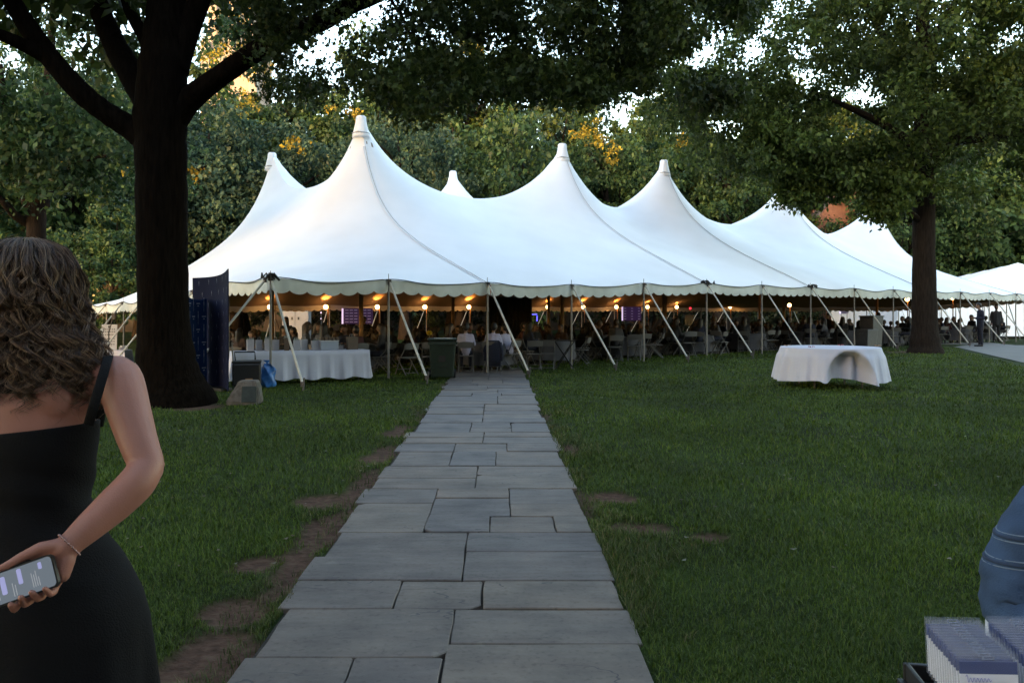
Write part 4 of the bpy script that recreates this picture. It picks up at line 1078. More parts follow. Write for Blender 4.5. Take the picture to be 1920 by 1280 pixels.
mb = MB(); mb.box((0, 0, .69), (.36, .44, .035)); part('lid', mb, M['grey_bin'], t)
t = thing('floodlight', tuple(at(204, 640, 26.5)), 'black tripod floodlight pointing up beside the notice board', 'light stand'); t.location.z = G(t.location.x, t.location.y)
mb = MB(); mb.tube([(0, 0, .2), (0, 0, 1.35), (.12, 0, 1.75)], .02, 6); part('stand', mb, M['black'], t)
for i in range(3): mb = MB(); mb.tube([(0, 0, .5), (math.cos(i*2.1)*.4, math.sin(i*2.1)*.4, 0)], .014, 6); part('leg', mb, M['black'], t)
mb = MB(); mb.box((.16, 0, 1.85), (.10, .10, .20)); part('lamp_head', mb, M['black'], t)

# ------------------------------------------------------------------ wheelie bin on the path edge
c = at(829, 709, 19.9); t = thing('wheelie_bin', (c.x, c.y, G(c.x, c.y)), 'dark green wheelie bin with a painted glint on its lid beside the path', 'bin', rz=.1)
mb = MB(); mb.add([(-.26, -.24, .05), (.26, -.24, .05), (.26, .24, .10), (-.26, .24, .10), (-.32, -.36, .90), (.32, -.36, .90), (.32, .33, .90), (-.32, .33, .90)], [(3, 2, 1, 0), (4, 5, 6, 7), (0, 1, 5, 4), (1, 2, 6, 5), (2, 3, 7, 6), (3, 0, 4, 7)]); bevel(part('bin_body', mb, M['green_bin'], t), .03)
mb = MB(); mb.box((0, -.36, .87), (.70, .05, .07)); part('rim', mb, M['green_bin'], t)
mb = MB(); mb.loft([(0, -.02, .905, .36, .38), (0, -.02, .94, .355, .375), (0, -.02, .975, .30, .31), (0, -.02, .985, .1, .1)], 4, fn=lambda p, q: p); lo = part('lid', mb, M['green_bin'], t); lo.rotation_euler = (0, 0, 0)
lo.data = MB().box((0, -.02, .955), (.70, .74, .05)).mesh('lid', [M['green_bin']]); bevel(lo, .02)
mb = MB(); mb.box((.02, -.26, .985), (.44, .12, .012)); part('lid_glint', mb, M['white'], lo)  # pale slab standing in for light reflected off the lid
mb = MB(); mb.tube([(-.30, .36, .88), (-.30, .42, .90), (.30, .42, .90), (.30, .36, .88)], .018, 6); part('handle', mb, M['green_bin'], t)
for sx in (-1, 1): mb = MB(); mb.tube([(sx*.30-.03, .22, .11), (sx*.30+.03, .22, .11)], .11, 16); part('wheel', mb, M['black'], t)
mb = MB(); mb.box((-.01, -.31, .5), (.16, .02, .14)); mb.box((0, -.29, .30), (.2, .02, .02)); part('front_panel', mb, M['black'], t)

# grey bins far along the tent front
def grey_bin(u, v, d, w_, h_, label):
    c = at(u, v, d); t = thing('waste_bin', (c.x, c.y, G(c.x, c.y)), label, 'bin', rz=.5)
    mb = MB(); mb.add([(-w_*.42, -w_*.42, 0), (w_*.42, -w_*.42, 0), (w_*.42, w_*.42, 0), (-w_*.42, w_*.42, 0), (-w_/2, -w_/2, h_), (w_/2, -w_/2, h_), (w_/2, w_/2, h_), (-w_/2, w_/2, h_)], [(3, 2, 1, 0), (4, 5, 6, 7), (0, 1, 5, 4), (1, 2, 6, 5), (2, 3, 7, 6), (3, 0, 4, 7)]); bevel(part('bin_body', mb, M['grey_bin'], t), .025)
    mb = MB(); mb.box((0, 0, h_+.02), (w_*1.08, w_*1.08, .05)); bevel(part('rim', mb, M['grey_bin'], t), .02)
    for s in (-1, 1): mb = MB(); mb.tube([(s*w_*.5, -.08, h_-.12), (s*w_*.56, 0, h_-.12), (s*w_*.5, .08, h_-.12)], .015, 6); part('handle', mb, M['grey_bin'], t)
grey_bin(1624, 655, 33.0, .62, .74, 'grey square waste bin in front of the taller one at the tent edge')
grey_bin(1634, 650, 34.4, .66, 1.28, 'taller grey waste bin behind the low one at the tent edge')

# ------------------------------------------------------------------ round lawn table
c0 = (6.42, 16.0); gz3 = G(*c0); t = thing('round_table', (*c0, gz3), 'round banquet table standing alone on the open lawn', 'table')
mb = MB(); mb.loft([(0, 0, .72, .90, .90), (0, 0, .75, .90, .90)], 40); part('tabletop', mb, M['white'], t)
for sx in (-1, 1):
    for sy in (-1, 1): mb = MB(); mb.tube([(sx*.45, sy*.4, 0), (sx*.45, sy*.4, .72)], .016, 6); part('leg', mb, M['iron'], t)
n = 240; rows = 18; vs = [(0, 0, .757)]; fs = []
def sharp(x): return 1 - 2*abs(math.sin(x))**.75
for j in range(-1, rows):
    for i in range(n):
        q = 2*math.pi*i/n; f = max(j, 0)/(rows-1)
        pl = .55*sharp(q*5.5+.4) + .5*sharp(q*8+1.1+.5*math.sin(q*2)) + .25*math.sin(q*23)
        dq = (q - math.radians(270) + math.pi) % (2*math.pi) - math.pi
        f0 = .06 + .55*min(1, abs(dq)/.40)**3; ins = 1 - float(sstep(.34, .42, abs(dq)))
        ar = ins*float(sstep(f0, f0+.16, f)); lip = math.exp(-((abs(dq)-.45)/.07)**2)
        rr = .915 + (.03 + .12*f + .062*pl*f**.7 + .10*lip*f)*min(1, f*4)*(1-ar) - ar*(.20 - .05*math.sin(dq*14))
        z = .757 - (.012 if j >= 0 else 0) - .595*f + .03*math.sin(q*3+1)*f + (.03*ar - .05*lip)*f
        if j < 0: rr = .905; z = .757
        vs.append((rr*math.cos(q), rr*math.sin(q), z))
for i in range(n): fs.append((0, 1+i, 1+(i+1) % n))
for j in range(rows):
    for i in range(n):
        k = (i+1) % n; a_ = 1+j*n; fs.append((a_+i, a_+n+i, a_+n+k, a_+k))
mb = MB(); mb.add(vs, fs); o = link('tablecloth', mb.mesh('tablecloth', [M['cloth']], True), loc=(*c0, gz3)); o.data.polygons.foreach_set('use_smooth', [False]*n + [True]*(len(o.data.polygons)-n)); tag(o, 'white floor length cloth with a lifted arch over the lone round lawn table', 'tablecloth')
for (u, d, mm, lb) in ((1475, 16.1, 'petal2', 'tan crumpled petal at one end of the lawn table'), (1521, 15.5, 'petal', 'bright red petal on the front of the lawn table'), (1576, 16.4, 'petal', 'dull red petal in the middle of the lawn table'), (1645, 16.1, 'petal2', 'tan crumpled petal at the tree side of the lawn table')):
    x_ = (u-934)/1550*d; t = thing('petal', (x_, d, gz3+.758), lb, 'petal')
    mb = MB()
    for i in range(4): a_ = i*1.7; mb.add([(0, 0, .004), (.05*math.cos(a_), .05*math.sin(a_), .03), (.08*math.cos(a_+.4), .08*math.sin(a_+.4), .012), (.05*math.cos(a_+.8), .05*math.sin(a_+.8), .035)], [(0, 1, 2, 3)])
    part('petal_leaf', mb, M[mm], t)

# ------------------------------------------------------------------ second tent beyond the far end
t = thing('side_tent', (41.5, 66, 0), 'separate smaller white tent with closed side walls beyond the far end', 'tent')
n = 24; vs = []; fs = []
for i in range(n+1):
    for j in range(n+1):
        x_ = 29 + 25*i/n; y_ = 60 + 12*j/n; e = min(1, 1-max(abs(2*i/n-1), abs(2*j/n-1)))
        vs.append((x_, y_, 2.6 + 3.0*e**1.15))
for i in range(n):
    for j in range(n): fs.append((i*(n+1)+j, (i+1)*(n+1)+j, (i+1)*(n+1)+j+1, i*(n+1)+j+1))
mb = MB(); mb.add(vs, fs); part('roof', mb, M['fabric'], t, True)
for i in range(8):
    x0 = 29.05 + 3.1*i; mb = MB(); k = 14
    for q in range(k+1): x_ = x0 + 3.06*q/k; yo = 60.1 + .03*math.sin(q*2.2+i); mb.v += [(x_, yo, -.1), (x_, yo, 2.6)]
    for q in range(k): mb.f.append((2*q, 2*q+2, 2*q+3, 2*q+1)); mb.m.append(0)
    part('sidewall_panel', mb, M['fabric'], t, True)
    mb = MB(); mb.tube([(x0, 59.95, -.1), (x0, 59.95, 2.6)], .04, 6); part('side_pole', mb, M['pole'], t, True)
    mb = MB(); mb.tube([(x0, 59.9, 2.5), (x0, 58.2, 0)], .03, 5); part('guy_strap', mb, M['webbing'], t, True)
mb = MB(); mb.box((29.02, 66, 1.25), (.05, 11.9, 2.7)); part('sidewall_panel', mb, M['fabric'], t, True)

# ------------------------------------------------------------------ fittings inside the tent
M['glass_blue'] = mat('screen_purple', (.018, .012, .03), .4, emit=.007, ecol=(.25, .12, .5)); M['led'] = mat('led_white', (.8, .7, 1), .4, emit=.08, ecol=(.75, .65, 1.0))
M['bluelight'] = mat('led_blue', (.05, .05, 1), .4, emit=.5, ecol=(.06, .06, 1.0)); M['redlight'] = mat('led_red', (1, .05, .05), .4, emit=.25, ecol=(1.0, .03, .05)); M['screentext'] = mat('screen_text', (.2, .2, .25), .5, emit=.02, ecol=(.7, .6, .8))
M['paperlit'] = mat('white_sheet', (.45, .45, .47), .6)
c = at(957, 640, 31.5); g_ = G(c.x, c.y); t = thing('drape_screen', (c.x, c.y, g_), 'large black drape screen under the tent in line with the path', 'screen')
mb = MB(); k = 30
for q in range(k+1): x_ = -.78+1.56*q/k; mb.v += [(x_, .03*math.sin(q*1.9), .02), (x_, .03*math.sin(q*1.9), 2.45)]
for q in range(k): mb.f.append((2*q, 2*q+2, 2*q+3, 2*q+1)); mb.m.append(0)
part('drape', mb, M['blackcloth'], t)
for s in (-1, 1): mb = MB(); mb.tube([(s*.8, 0, 0), (s*.8, 0, 2.5)], .02, 6); mb.box((s*.8, 0, .01), (.4, .4, .02)); part('upright', mb, M['black'], t)
mb = MB(); mb.tube([(-.8, 0, 2.48), (.8, 0, 2.48)], .02, 6); part('crossbar', mb, M['black'], t)
def poster(u0, u1, v0, v1, d, label, cols):
    a = at(u0, v1, d); b = at(u1, v0, d); cx = (a.x+b.x)/2; g_ = G(cx, d); t = thing('lit_poster', (cx, d, g_), label, 'poster')
    w_ = b.x-a.x; z0 = a.z-g_; z1 = b.z-g_
    mb = MB(); mb.box((0, 0, (z0+z1)/2), (w_, .05, z1-z0)); part('panel', mb, M['glass_blue'], t)
    mb = MB(); mb.box((-w_/2-.04, -.02, (z0+z1)/2), (.09, .06, z1-z0)); part('light_strip', mb, M['led'], t)
    mb = MB()
    for i in range(cols):
        for j in range(5): mb.box((-w_*.38+w_*.76*i/(cols-1), -.03, z0+(z1-z0)*(.12+.19*j)), (w_*.11, .006, .035))
    part('print', mb, M['screentext'], t)['kind'] = 'stuff'
    for s in (-1, 1): mb = MB(); mb.tube([(s*w_*.4, .03, 0), (s*w_*.4, .03, z1)], .025, 6); part('post', mb, M['iron'], t)
poster(644, 699, 578, 607, 43, 'wide lit purple poster under the tent between two globe lamps', 6)
poster(1168, 1202, 575, 601, 54, 'lit violet poster deep under the tent past the third front pole', 3)
poster(1576, 1590, 570, 588, 58, 'narrow violet lit panel far back under the tent near the waste bins', 2)
c = at(554, 640, 46); g_ = G(c.x, c.y); t = thing('white_cabinet', (c.x, c.y, g_), 'pale double door cabinet beyond the gift table, seen through the tent', 'cabinet')
w_ = 50/1550*46; h_ = at(0, 583, 46).z - g_
mb = MB(); mb.box((0, .3, h_/2), (w_, .6, h_)); part('carcass', mb, M['cabinet'], t)
for s in (-1, 1):
    mb = MB(); mb.box((s*w_/4, -.02, h_/2+.03), (w_/2-.05, .03, h_-.12)); o = part('door', mb, M['cabinet'], t)
    mb = MB(); mb.box((s*w_*.12+(.25 if s > 0 else -.25)*0, -.045, h_*.80), (.09, .02, .16)); part('handle', mb, M['black'], o)
c = at(1292, 640, 44); g_ = G(c.x, c.y); t = thing('easel_sheet', (c.x, c.y, g_), 'white paper sheet on an easel deep in the tent below the red light', 'easel')
z0, z1 = at(0, 611, 44).z-g_, at(0, 590, 44).z-g_
mb = MB(); mb.add([(-.22, -.03, z0+.05), (.05, -.04, z0), (.2, -.03, z0+.2), (.22, -.03, z1), (-.22, -.03, z1), (-.22, -.01, z0+.05), (.05, -.02, z0), (.2, -.01, z0+.2), (.22, -.01, z1), (-.22, -.01, z1)], [(0, 1, 2, 3, 4), (9, 8, 7, 6, 5), (0, 5, 6, 1), (1, 6, 7, 2), (2, 7, 8, 3), (3, 8, 9, 4), (4, 9, 5, 0)]); part('sheet', mb, M['paperlit'], t)
for q in (-.3, .3): mb = MB(); mb.tube([(0, 0, z1+.1), (q, -.1, 0)], .015, 6); part('leg', mb, M['iron'], t)
mb = MB(); mb.tube([(0, 0, z1+.1), (0, .5, 0)], .015, 6); part('leg', mb, M['iron'], t)
def stand_light(u, v, d, mtl, label, bars):
    p = at(u, v, d); g_ = G(p.x, d); t = thing('stand_light', (p.x, d, g_), label, 'light')
    mb = MB(); mb.tube([(0, .03, 0), (0, .03, p.z-g_+.1)], .02, 6); part('stand', mb, M['iron'], t)
    mb = MB()
    for (x_, z_, w_, h_) in bars: mb.box((x_, -.02, p.z-g_+z_), (w_, .04, h_))
    part('tube_lamp', mb, mtl, t)
stand_light(1007, 597, 40, M['bluelight'], 'blue neon tube light right of the black drape screen', ((.0, 0, .045, .24), (-.12, .2, .24, .04)))
stand_light(1294, 578, 50, M['redlight'], 'small red light above the white easel sheet', ((0, 0, .12, .12),))
stand_light(602, 586, 48, M['led'], 'pair of tiny white lights right of the pale cabinet', ((0, 0, .06, .07), (0, -.35, .05, .05)))
M['yellow'] = mat('yellow_rubber', (.45, .35, .02), .4)
p = at(805, 624, 27); t = thing('balloon', (p.x, 27, p.z), 'yellow balloon floating above the wheelie bin under the tent', 'balloon')
mb = MB(); mb.ball((0, 0, 0), (.10, .10, .08), 14, 10); part('skin', mb, M['yellow'], t, smooth=True)
mb = MB(); mb.tube([(0, 0, -.07), (.02, .01, -.4), (0, 0, -p.z+G(p.x, 27)+.0)], .006, 5); part('string', mb, M['rope_c'], t)
# ------------------------------------------------------------------ guests, chairs and tables under the tent
SK = [mat('skin_a', (.13, .07, .05), .55), mat('skin_b', (.19, .115, .085), .55), mat('skin_c', (.10, .055, .035), .55)]
TOPS = [mat('cloth_charcoal', (.016, .016, .018), .9), mat('cloth_navy', (.012, .016, .035), .9), mat('cloth_brown', (.035, .018, .012), .9), mat('cloth_wine', (.045, .010, .010), .9), mat('cloth_grey', (.06, .06, .065), .9), mat('cloth_dull_white', (.13, .125, .135), .9)]
M['shirt'] = mat('white_shirt', (.36, .34, .44), .9, .05, 20, .4, 40)
BOT = [mat('trousers_black', (.010, .010, .012), .9), mat('trousers_navy', (.010, .012, .024), .9)]
SHOE = mat('shoes', (.008, .008, .008), .4)
HAIR = [mat('hair_black', (.008, .006, .005), .6), mat('hair_brown', (.03, .017, .010), .6), mat('hair_tan', (.05, .03, .017), .6)]
Z_SK, Z_TOP, Z_BOT, Z_SHOE, Z_HAIR = range(5)
def seated(lean, arms, longhair, turn):
    P = []
    def add(z, a, b, r0, r1): P.append((z, a, b, r0, r1))
    for s in (-1, 1):
        add(Z_BOT, (s*.09, 0, .53), (s*.11, .40, .52), .085, .062); add(Z_BOT, (s*.11, .41, .50), (s*.12, .38, .10), .055, .042)
        add(Z_SHOE, (s*.12, .36, .045), (s*.13, .53, .04), .042, .036)
        add(Z_TOP, (s*.16, lean-.01, .98), (s*.235, lean+.02, .74), .055, .044); ax, ay, az = arms
        add(Z_TOP, (s*.235, lean+.02, .74), (s*ax, lean+ay, az), .040, .032); add(Z_SK, (s*ax, lean+ay, az), (s*ax*.7, lean+ay+.08, az+.01), .034, .026)
        add(Z_TOP, (s*.09, lean*.4, .72), (s*.10, lean*.9, .96), .095, .075)
    add(Z_TOP, (0, 0, .56), (0, lean*.5, .78), .135, .12); add(Z_TOP, (0, lean*.5, .8), (0, lean, .97), .12, .09)
    add(Z_SK, (0, lean, 1.0), (0, lean+.03, 1.10), .05, .045)
    hx = .02*turn; hc = (hx, lean+.05, 1.20)
    add(Z_SK, (hx, lean+.055, 1.17), (hx, lean+.045, 1.225), .078, .088); add(Z_SK, (hx+.03*turn, lean+.14, 1.19), (hx+.03*turn, lean+.145, 1.175), .018, .02)
    add(Z_HAIR, (hx, lean+.03, 1.245), (hx, lean+.005, 1.21), .094, .092)
    if longhair:
        add(Z_HAIR, (hx, lean-.03, 1.2), (hx, lean-.05, .98), .088, .065)
        for s in (-1, 1): add(Z_HAIR, (hx+s*.07, lean+.01, 1.2), (s*.09, lean-.01, 1.0), .035, .04)
    else:
        for s in (-1, 1): add(Z_SK, (hx+s*.085, lean+.03, 1.19), (hx+s*.088, lean+.03, 1.205), .018, .02)
    return P
def standing(pose, longhair=False):
    P = []
    def add(z, a, b, r0, r1): P.append((z, a, b, r0, r1))
    for s in (-1, 1):
        add(Z_BOT, (s*.085, 0, .92), (s*.095, .01, .50), .092, .068); add(Z_BOT, (s*.095, .01, .50), (s*.10, -.02, .10), .062, .05)
        add(Z_SHOE, (s*.10, -.03, .045), (s*.12, .16, .04), .045, .038)
        add(Z_TOP, (s*.17, 0, 1.42), (s*.23, -.03, 1.14), .06, .047)
        if pose == 'read': add(Z_TOP, (s*.23, -.03, 1.14), (s*.10, .22, 1.16), .043, .034); add(Z_SK, (s*.10, .22, 1.16), (s*.03, .29, 1.19), .034, .028)
        else: add(Z_TOP, (s*.23, -.03, 1.14), (s*.22, .06, .90), .043, .034); add(Z_SK, (s*.22, .06, .90), (s*.215, .09, .80), .034, .028)
        add(Z_TOP, (s*.09, 0, 1.0), (s*.10, 0, 1.38), .10, .085)
    add(Z_TOP, (0, 0, .88), (0, 0, 1.1), .135, .125); add(Z_TOP, (0, 0, 1.1), (0, 0, 1.42), .125, .09)
    nod = .07 if pose == 'read' else .0
    add(Z_SK, (0, 0, 1.45), (0, .02+nod*.5, 1.56), .055, .048); add(Z_SK, (0, .04+nod, 1.62-nod*.2), (0, .03+nod*.8, 1.69-nod*.2), .078, .088)
    add(Z_SK, (0, .125+nod, 1.63-nod*.4), (0, .13+nod, 1.61-nod*.4), .016, .02)
    add(Z_HAIR, (0, .02+nod*.7, 1.715-nod*.2), (0, -.01+nod*.5, 1.67), .092, .088)
    if longhair: add(Z_HAIR, (0, -.02, 1.66), (0, -.06, 1.42), .088, .075)
    return P
DEF = [SK[0], TOPS[0], BOT[0], SHOE, HAIR[0]]
def bake(P, vox): return zone_body(P, vox, DEF, 3)
SEAT = [bake(seated(.02, (.15, .27, .79), False, 0), .024), bake(seated(.10, (.20, .22, .79), True, 1), .024), bake(seated(-.03, (.08, .30, .80), True, -1), .024), bake(seated(.14, (.05, .26, .82), False, 1), .024)]
STAND = [bake(standing('read'), .022), bake(standing('rest'), .022), bake(standing('rest', True), .022)]
def person(me, x_, y_, rz, label, group=None, mats=None, z=None, sc=1.0):
    o = link('person', me, loc=(x_, y_, G(x_, y_) if z is None else z), rz=rz); tag(o, label, 'person', group); o.scale = (sc,)*3
    mm = mats or (random.choice(SK), random.choices(TOPS, (5, 4, 3, 1, 2, 1))[0], random.choice(BOT), SHOE, random.choices(HAIR, (5, 4, 1))[0])
    for i, q in enumerate(mm):
        o.material_slots[i].link = 'OBJECT'; o.material_slots[i].material = q
    return o
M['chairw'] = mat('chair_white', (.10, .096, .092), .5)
def make_chair():
    t = thing('folding_chair', (0, 0, 0), 'x', 'chair')
    mb = MB(); mb.box((0, 0, .445), (.40, .38, .022)); bevel(part('seat', mb, M['chairw'], t), .008)
    mb = MB()
    for i in range(9):
        a_ = (i-4)/4; y_ = -.215 - .02*(1-a_*a_); mb.v += [(a_*.20, y_, .66), (a_*.20, y_-.03, .83 - .03*abs(a_)**3), (a_*.20, y_-.016, .66), (a_*.20, y_-.046, .83-.03*abs(a_)**3)]
    for i in range(8): b_ = 4*i; mb.f += [(b_, b_+4, b_+5, b_+1), (b_+2, b_+3, b_+7, b_+6), (b_+1, b_+5, b_+7, b_+3), (b_, b_+2, b_+6, b_+4)]; mb.m += [0]*4
    part('backrest', mb, M['chairw'], t)
    for s in (-1, 1):
        mb = MB(); mb.tube([(s*.205, -.245, .82), (s*.205, -.16, .60), (s*.205, .0, .43), (s*.21, .23, 0)], .014, 6); part('front_leg', mb, M['chairw'], t)
        mb = MB(); mb.tube([(s*.185, .16, .43), (s*.19, -.25, 0)], .013, 6); part('rear_leg', mb, M['chairw'], t)
    mb = MB(); mb.tube([(-.2, .15, .14), (.2, .15, .14)], .010, 5); part('crossbar', mb, M['chairw'], t)
    mb = MB(); mb.tube([(-.19, -.2, .06), (.19, -.2, .06)], .010, 5); part('crossbar', mb, M['chairw'], t)
    return t
CH0 = make_chair(); ch_used = []
def chair(x_, y_, rz, label=None, group='white folding chairs at the guest tables'):
    lb = label or 'white folding chair at a guest table in the dim tent'
    loc = (x_, y_, G(x_, y_))
    if not ch_used:
        ch_used.append(1); CH0.location = loc; CH0.rotation_euler = (0, 0, rz); CH0['label'] = lb; CH0['group'] = group; return CH0
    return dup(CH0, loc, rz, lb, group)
# round guest table
TBM = MB(); TBM.loft([(0, 0, .72, .74, .74), (0, 0, .745, .74, .74)], 24); TBM = TBM.mesh('tabletop', [M['white']])
LGM = MB(); LGM.tube([(0, 0, 0), (0, 0, .72)], .016, 5); LGM = LGM.mesh('leg', [M['iron']])
vs = [(0, 0, .752)]; fs = []; n = 56
for j in range(6):
    for i in range(n):
        q = 2*math.pi*i/n; f = max(0, j-1)/4; rr = .755 + (j > 0)*.01 + (.05+.035*math.sin(q*9+.7)+.03*math.sin(q*14+2))*f
        vs.append((rr*math.cos(q), rr*math.sin(q), .752 - (.012 if j else 0) - .58*f))
for i in range(n): fs.append((0, 1+i, 1+(i+1) % n))
for j in range(5):
    for i in range(n): k = (i+1) % n; a_ = 1+j*n; fs.append((a_+i, a_+n+i, a_+n+k, a_+k))
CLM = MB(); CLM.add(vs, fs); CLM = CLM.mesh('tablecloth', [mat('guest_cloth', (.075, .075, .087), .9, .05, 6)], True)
PLM = MB(); PLM.loft([(0, 0, .0, .05, .05), (0, 0, .012, .12, .12), (0, 0, .018, .125, .125)], 16); PLM = PLM.mesh('plate', [M['white']])
def guest_table(x_, y_, label='round guest table under a white cloth in the dim tent', legs=True, group='round guest tables'):
    g_ = G(x_, y_); t = thing('guest_table', (x_, y_, g_), label, 'table', group)
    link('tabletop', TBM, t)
    if legs:
        for sx in (-1, 1):
            for sy in (-1, 1): link('leg', LGM, t, loc=(sx*.4, sy*.4, 0))
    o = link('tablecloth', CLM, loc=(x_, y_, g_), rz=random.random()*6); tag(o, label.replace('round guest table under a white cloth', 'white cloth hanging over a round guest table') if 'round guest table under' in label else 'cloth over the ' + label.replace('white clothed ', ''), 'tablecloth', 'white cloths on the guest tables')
    return g_
TOPN = ['charcoal', 'navy', 'brown', 'wine red', 'grey', 'off white']; HRN = ['black', 'brown', 'tan']
LAND = ['behind the gift bag table', 'right of the black tray stand', 'past the third front pole', 'at the fourth strap', 'before the easel sheet', 'left of the lone lawn table', 'behind the lone lawn table', 'near the waste bins', 'beside the bare tree trunk', 'right of the bare tree trunk', 'by the suited man on the walk']
def guest(me, x_, y_, rz, where, group, sc):
    mm = (random.choice(SK), random.choices(TOPS, (5, 4, 3, 1, 2, 1))[0], random.choice(BOT), SHOE, random.choices(HAIR, (5, 4, 1))[0])
    return person(me, x_, y_, rz, '%s dressed, %s haired guest %s' % (TOPN[TOPS.index(mm[1])], HRN[HAIR.index(mm[4])], where), group, mats=mm, sc=sc)
GUEST = 'dark dressed guest seated at a table in the dim tent'
def seat_ring(x_, y_, phis, chairs=True, occ=.85, where=''):
    for ph in phis:
        px_, py_ = x_ + 1.06*math.cos(ph), y_ + 1.06*math.sin(ph); rz = ph + math.pi/2 + random.uniform(-.15, .15)
        if chairs: chair(px_, py_, rz, 'dim folding chair at a table ' + where)
        if random.random() < occ: guest(random.choice(SEAT), px_ - .02*math.cos(ph), py_ - .02*math.sin(ph), rz, where, 'dim guests seated under the tent', random.uniform(.95, 1.06))
fa = math.atan2(-NN[1], -NN[0])      # direction from the tent towards the lawn
# nearest row along the front edge
def ringphis(n, off=0): return [fa + off + 2*math.pi*i/n for i in range(n)]
T1 = [(3.0, 2.6), (10.2, 2.5), (13.6, 2.7), (17.0, 2.5), (20.4, 2.7), (23.8, 2.5), (27.2, 2.7), (30.6, 2.6), (34.0, 2.6), (37.4, 2.5), (40.8, 2.6)]
for i, (a_, wd) in enumerate(T1):
    x_, y_ = T(a_/SP, wd); guest_table(x_, y_, 'white clothed guest table in the front row, ' + LAND[i])
    ph = ringphis(7, .25 if i % 2 else -.1)
    for q in ph:
        px_, py_ = x_ + 1.05*math.cos(q), y_ + 1.05*math.sin(q); frontq = abs((q-fa+math.pi) % (2*math.pi) - math.pi) < .9
        rz = q + math.pi/2 + (random.uniform(-.5, .5) if frontq else random.uniform(-.15, .15))
        if i == 1 and frontq: continue
        chair(px_, py_, rz, 'white folding chair in the front row, ' + LAND[i])
        if not (frontq and (i in (1, 2, 4, 6, 9) or random.random() < .35)) and random.random() < .85:
            guest(random.choice(SEAT), px_, py_, rz, 'in front, ' + LAND[i], 'dim guests seated under the tent', random.uniform(.95, 1.06))
for wd, step, nn2, ch in ((6.3, 3.3, 6, True), (10.0, 3.3, 5, False), (13.8, 3.6, 4, False)):
    a_ = 2.2
    while a_ < 42.5:
        x_, y_ = T(a_/SP, wd + random.uniform(-.3, .3)); guest_table(x_, y_, legs=False); seat_ring(x_, y_, ringphis(nn2, random.random()), ch and a_ < 26, .9, ('in the %s table row, ' % {6.3: 'second', 10.0: 'third', 13.8: 'fourth'}[wd]) + ('oak side' if a_ < 12 else 'middle' if a_ < 26 else 'far end')); a_ += step
# the white shirted men by the path
x_, y_ = -.35, 23.35; guest_table(x_, y_, 'guest table just inside the tent where the path ends', group='round guest tables')
WS = [SK[1], M['shirt'], BOT[1], SHOE, HAIR[0]]
chair(-.86, 22.0, .05, 'white folding chair under the man in a white shirt beside the bin'); person(SEAT[0], -.86, 22.02, .05, 'seated man in a white shirt seen from behind, beside the wheelie bin', mats=WS)
chair(-.17, 22.15, -.25, 'white folding chair draped with a navy jacket where the path meets the tent'); person(SEAT[3], -.17, 22.17, -.25, 'seated man in white shirt leaning forward behind the pole at the path', mats=WS)
chair(.32, 22.9, .9, 'white folding chair under the guest in white past the pole at the path'); person(SEAT[3], .30, 22.92, .9, 'guest in white leaning in, just past the pole at the path', mats=WS, sc=.97)
for (px_, py_, rz) in ((-1.35, 23.3, -1.5), (-.9, 24.3, -2.6), (.2, 24.3, 2.6)): chair(px_, py_, rz, 'folding chair across the table from the white shirted men'); person(random.choice(SEAT), px_, py_, rz, 'dark dressed guest facing the white shirted men across their table', 'dim guests seated under the tent')
t = thing('jacket', (-.12, 21.93, G(-.1, 21.9)), 'dark navy jacket hung over a folding chair back at the end of the path', 'jacket', rz=-.25)
mb = MB(); mb.loft([(0, -.03, .18, .20, .06), (0, -.03, .4, .22, .075), (0, -.02, .62, .22, .07), (0, -.01, .80, .20, .05), (0, 0, .86, .14, .035)], 24, fn=lambda p, q: p + Vector((.012*math.sin(q*6+p.z*9), .012*math.sin(q*5+p.z*14), 0))); part('jacket_body', mb, TOPS[1], t, smooth=True)
for s in (-1, 1): mb = MB(); mb.tube([(s*.17, 0, .80), (s*.235, -.03, .6), (s*.22, -.02, .32)], [.055, .05, .045], 10); part('sleeve', mb, TOPS[1], t, smooth=True)
# chairs that stand out along the front edge: picture position of the feet, distance, turn, label
for (u, v, rz, lb) in ((806, 700, .1, 'empty white folding chair behind the wheelie bin'), (763, 702, .7, 'dim folding chair left of the bin, behind the strap'), (964, 688, -1.2, 'white folding chair turned sideways just past the end of the path'), (1000, 690, .15, 'white folding chair with its back to the lawn, left of the black tray stand'), (1026, 689, -.1, 'white folding chair with its back to the lawn, behind the black tray stand'),
                       (1090, 682, 1.25, 'white folding chair turned sideways right of the black tray stand'), (1153, 679, .1, 'white folding chair facing in, left of the third front pole'), (1189, 678, -.15, 'white folding chair facing in, at the third front pole'), (1230, 676, 1.3, 'white folding chair turned sideways right of the third front pole'), (1290, 674, .2, 'white folding chair facing in, beneath the fourth strap'), (1350, 672, -.9, 'white folding chair turned away, near the fourth strap foot')):
    d = 2449/(v-587)*(1 - .035*(u > 950)); x_ = (u-934)/1550*d; chair(x_, d, rz, lb)
c = at(1058, 690, 23.4); t = thing('tray_stand', (c.x, c.y, G(c.x, c.y)), 'black folding tray stand in front of the guest table right of the path', 'stand')
for s in (-1, 1):
    for q in (-1, 1): mb = MB(); mb.tube([(q*.26, s*.18, 0), (-q*.26, s*.18, .78)], .014, 6); part('leg', mb, M['black'], t)
mb = MB(); mb.box((0, 0, .80), (.66, .46, .025)); part('tray', mb, M['black'], t)
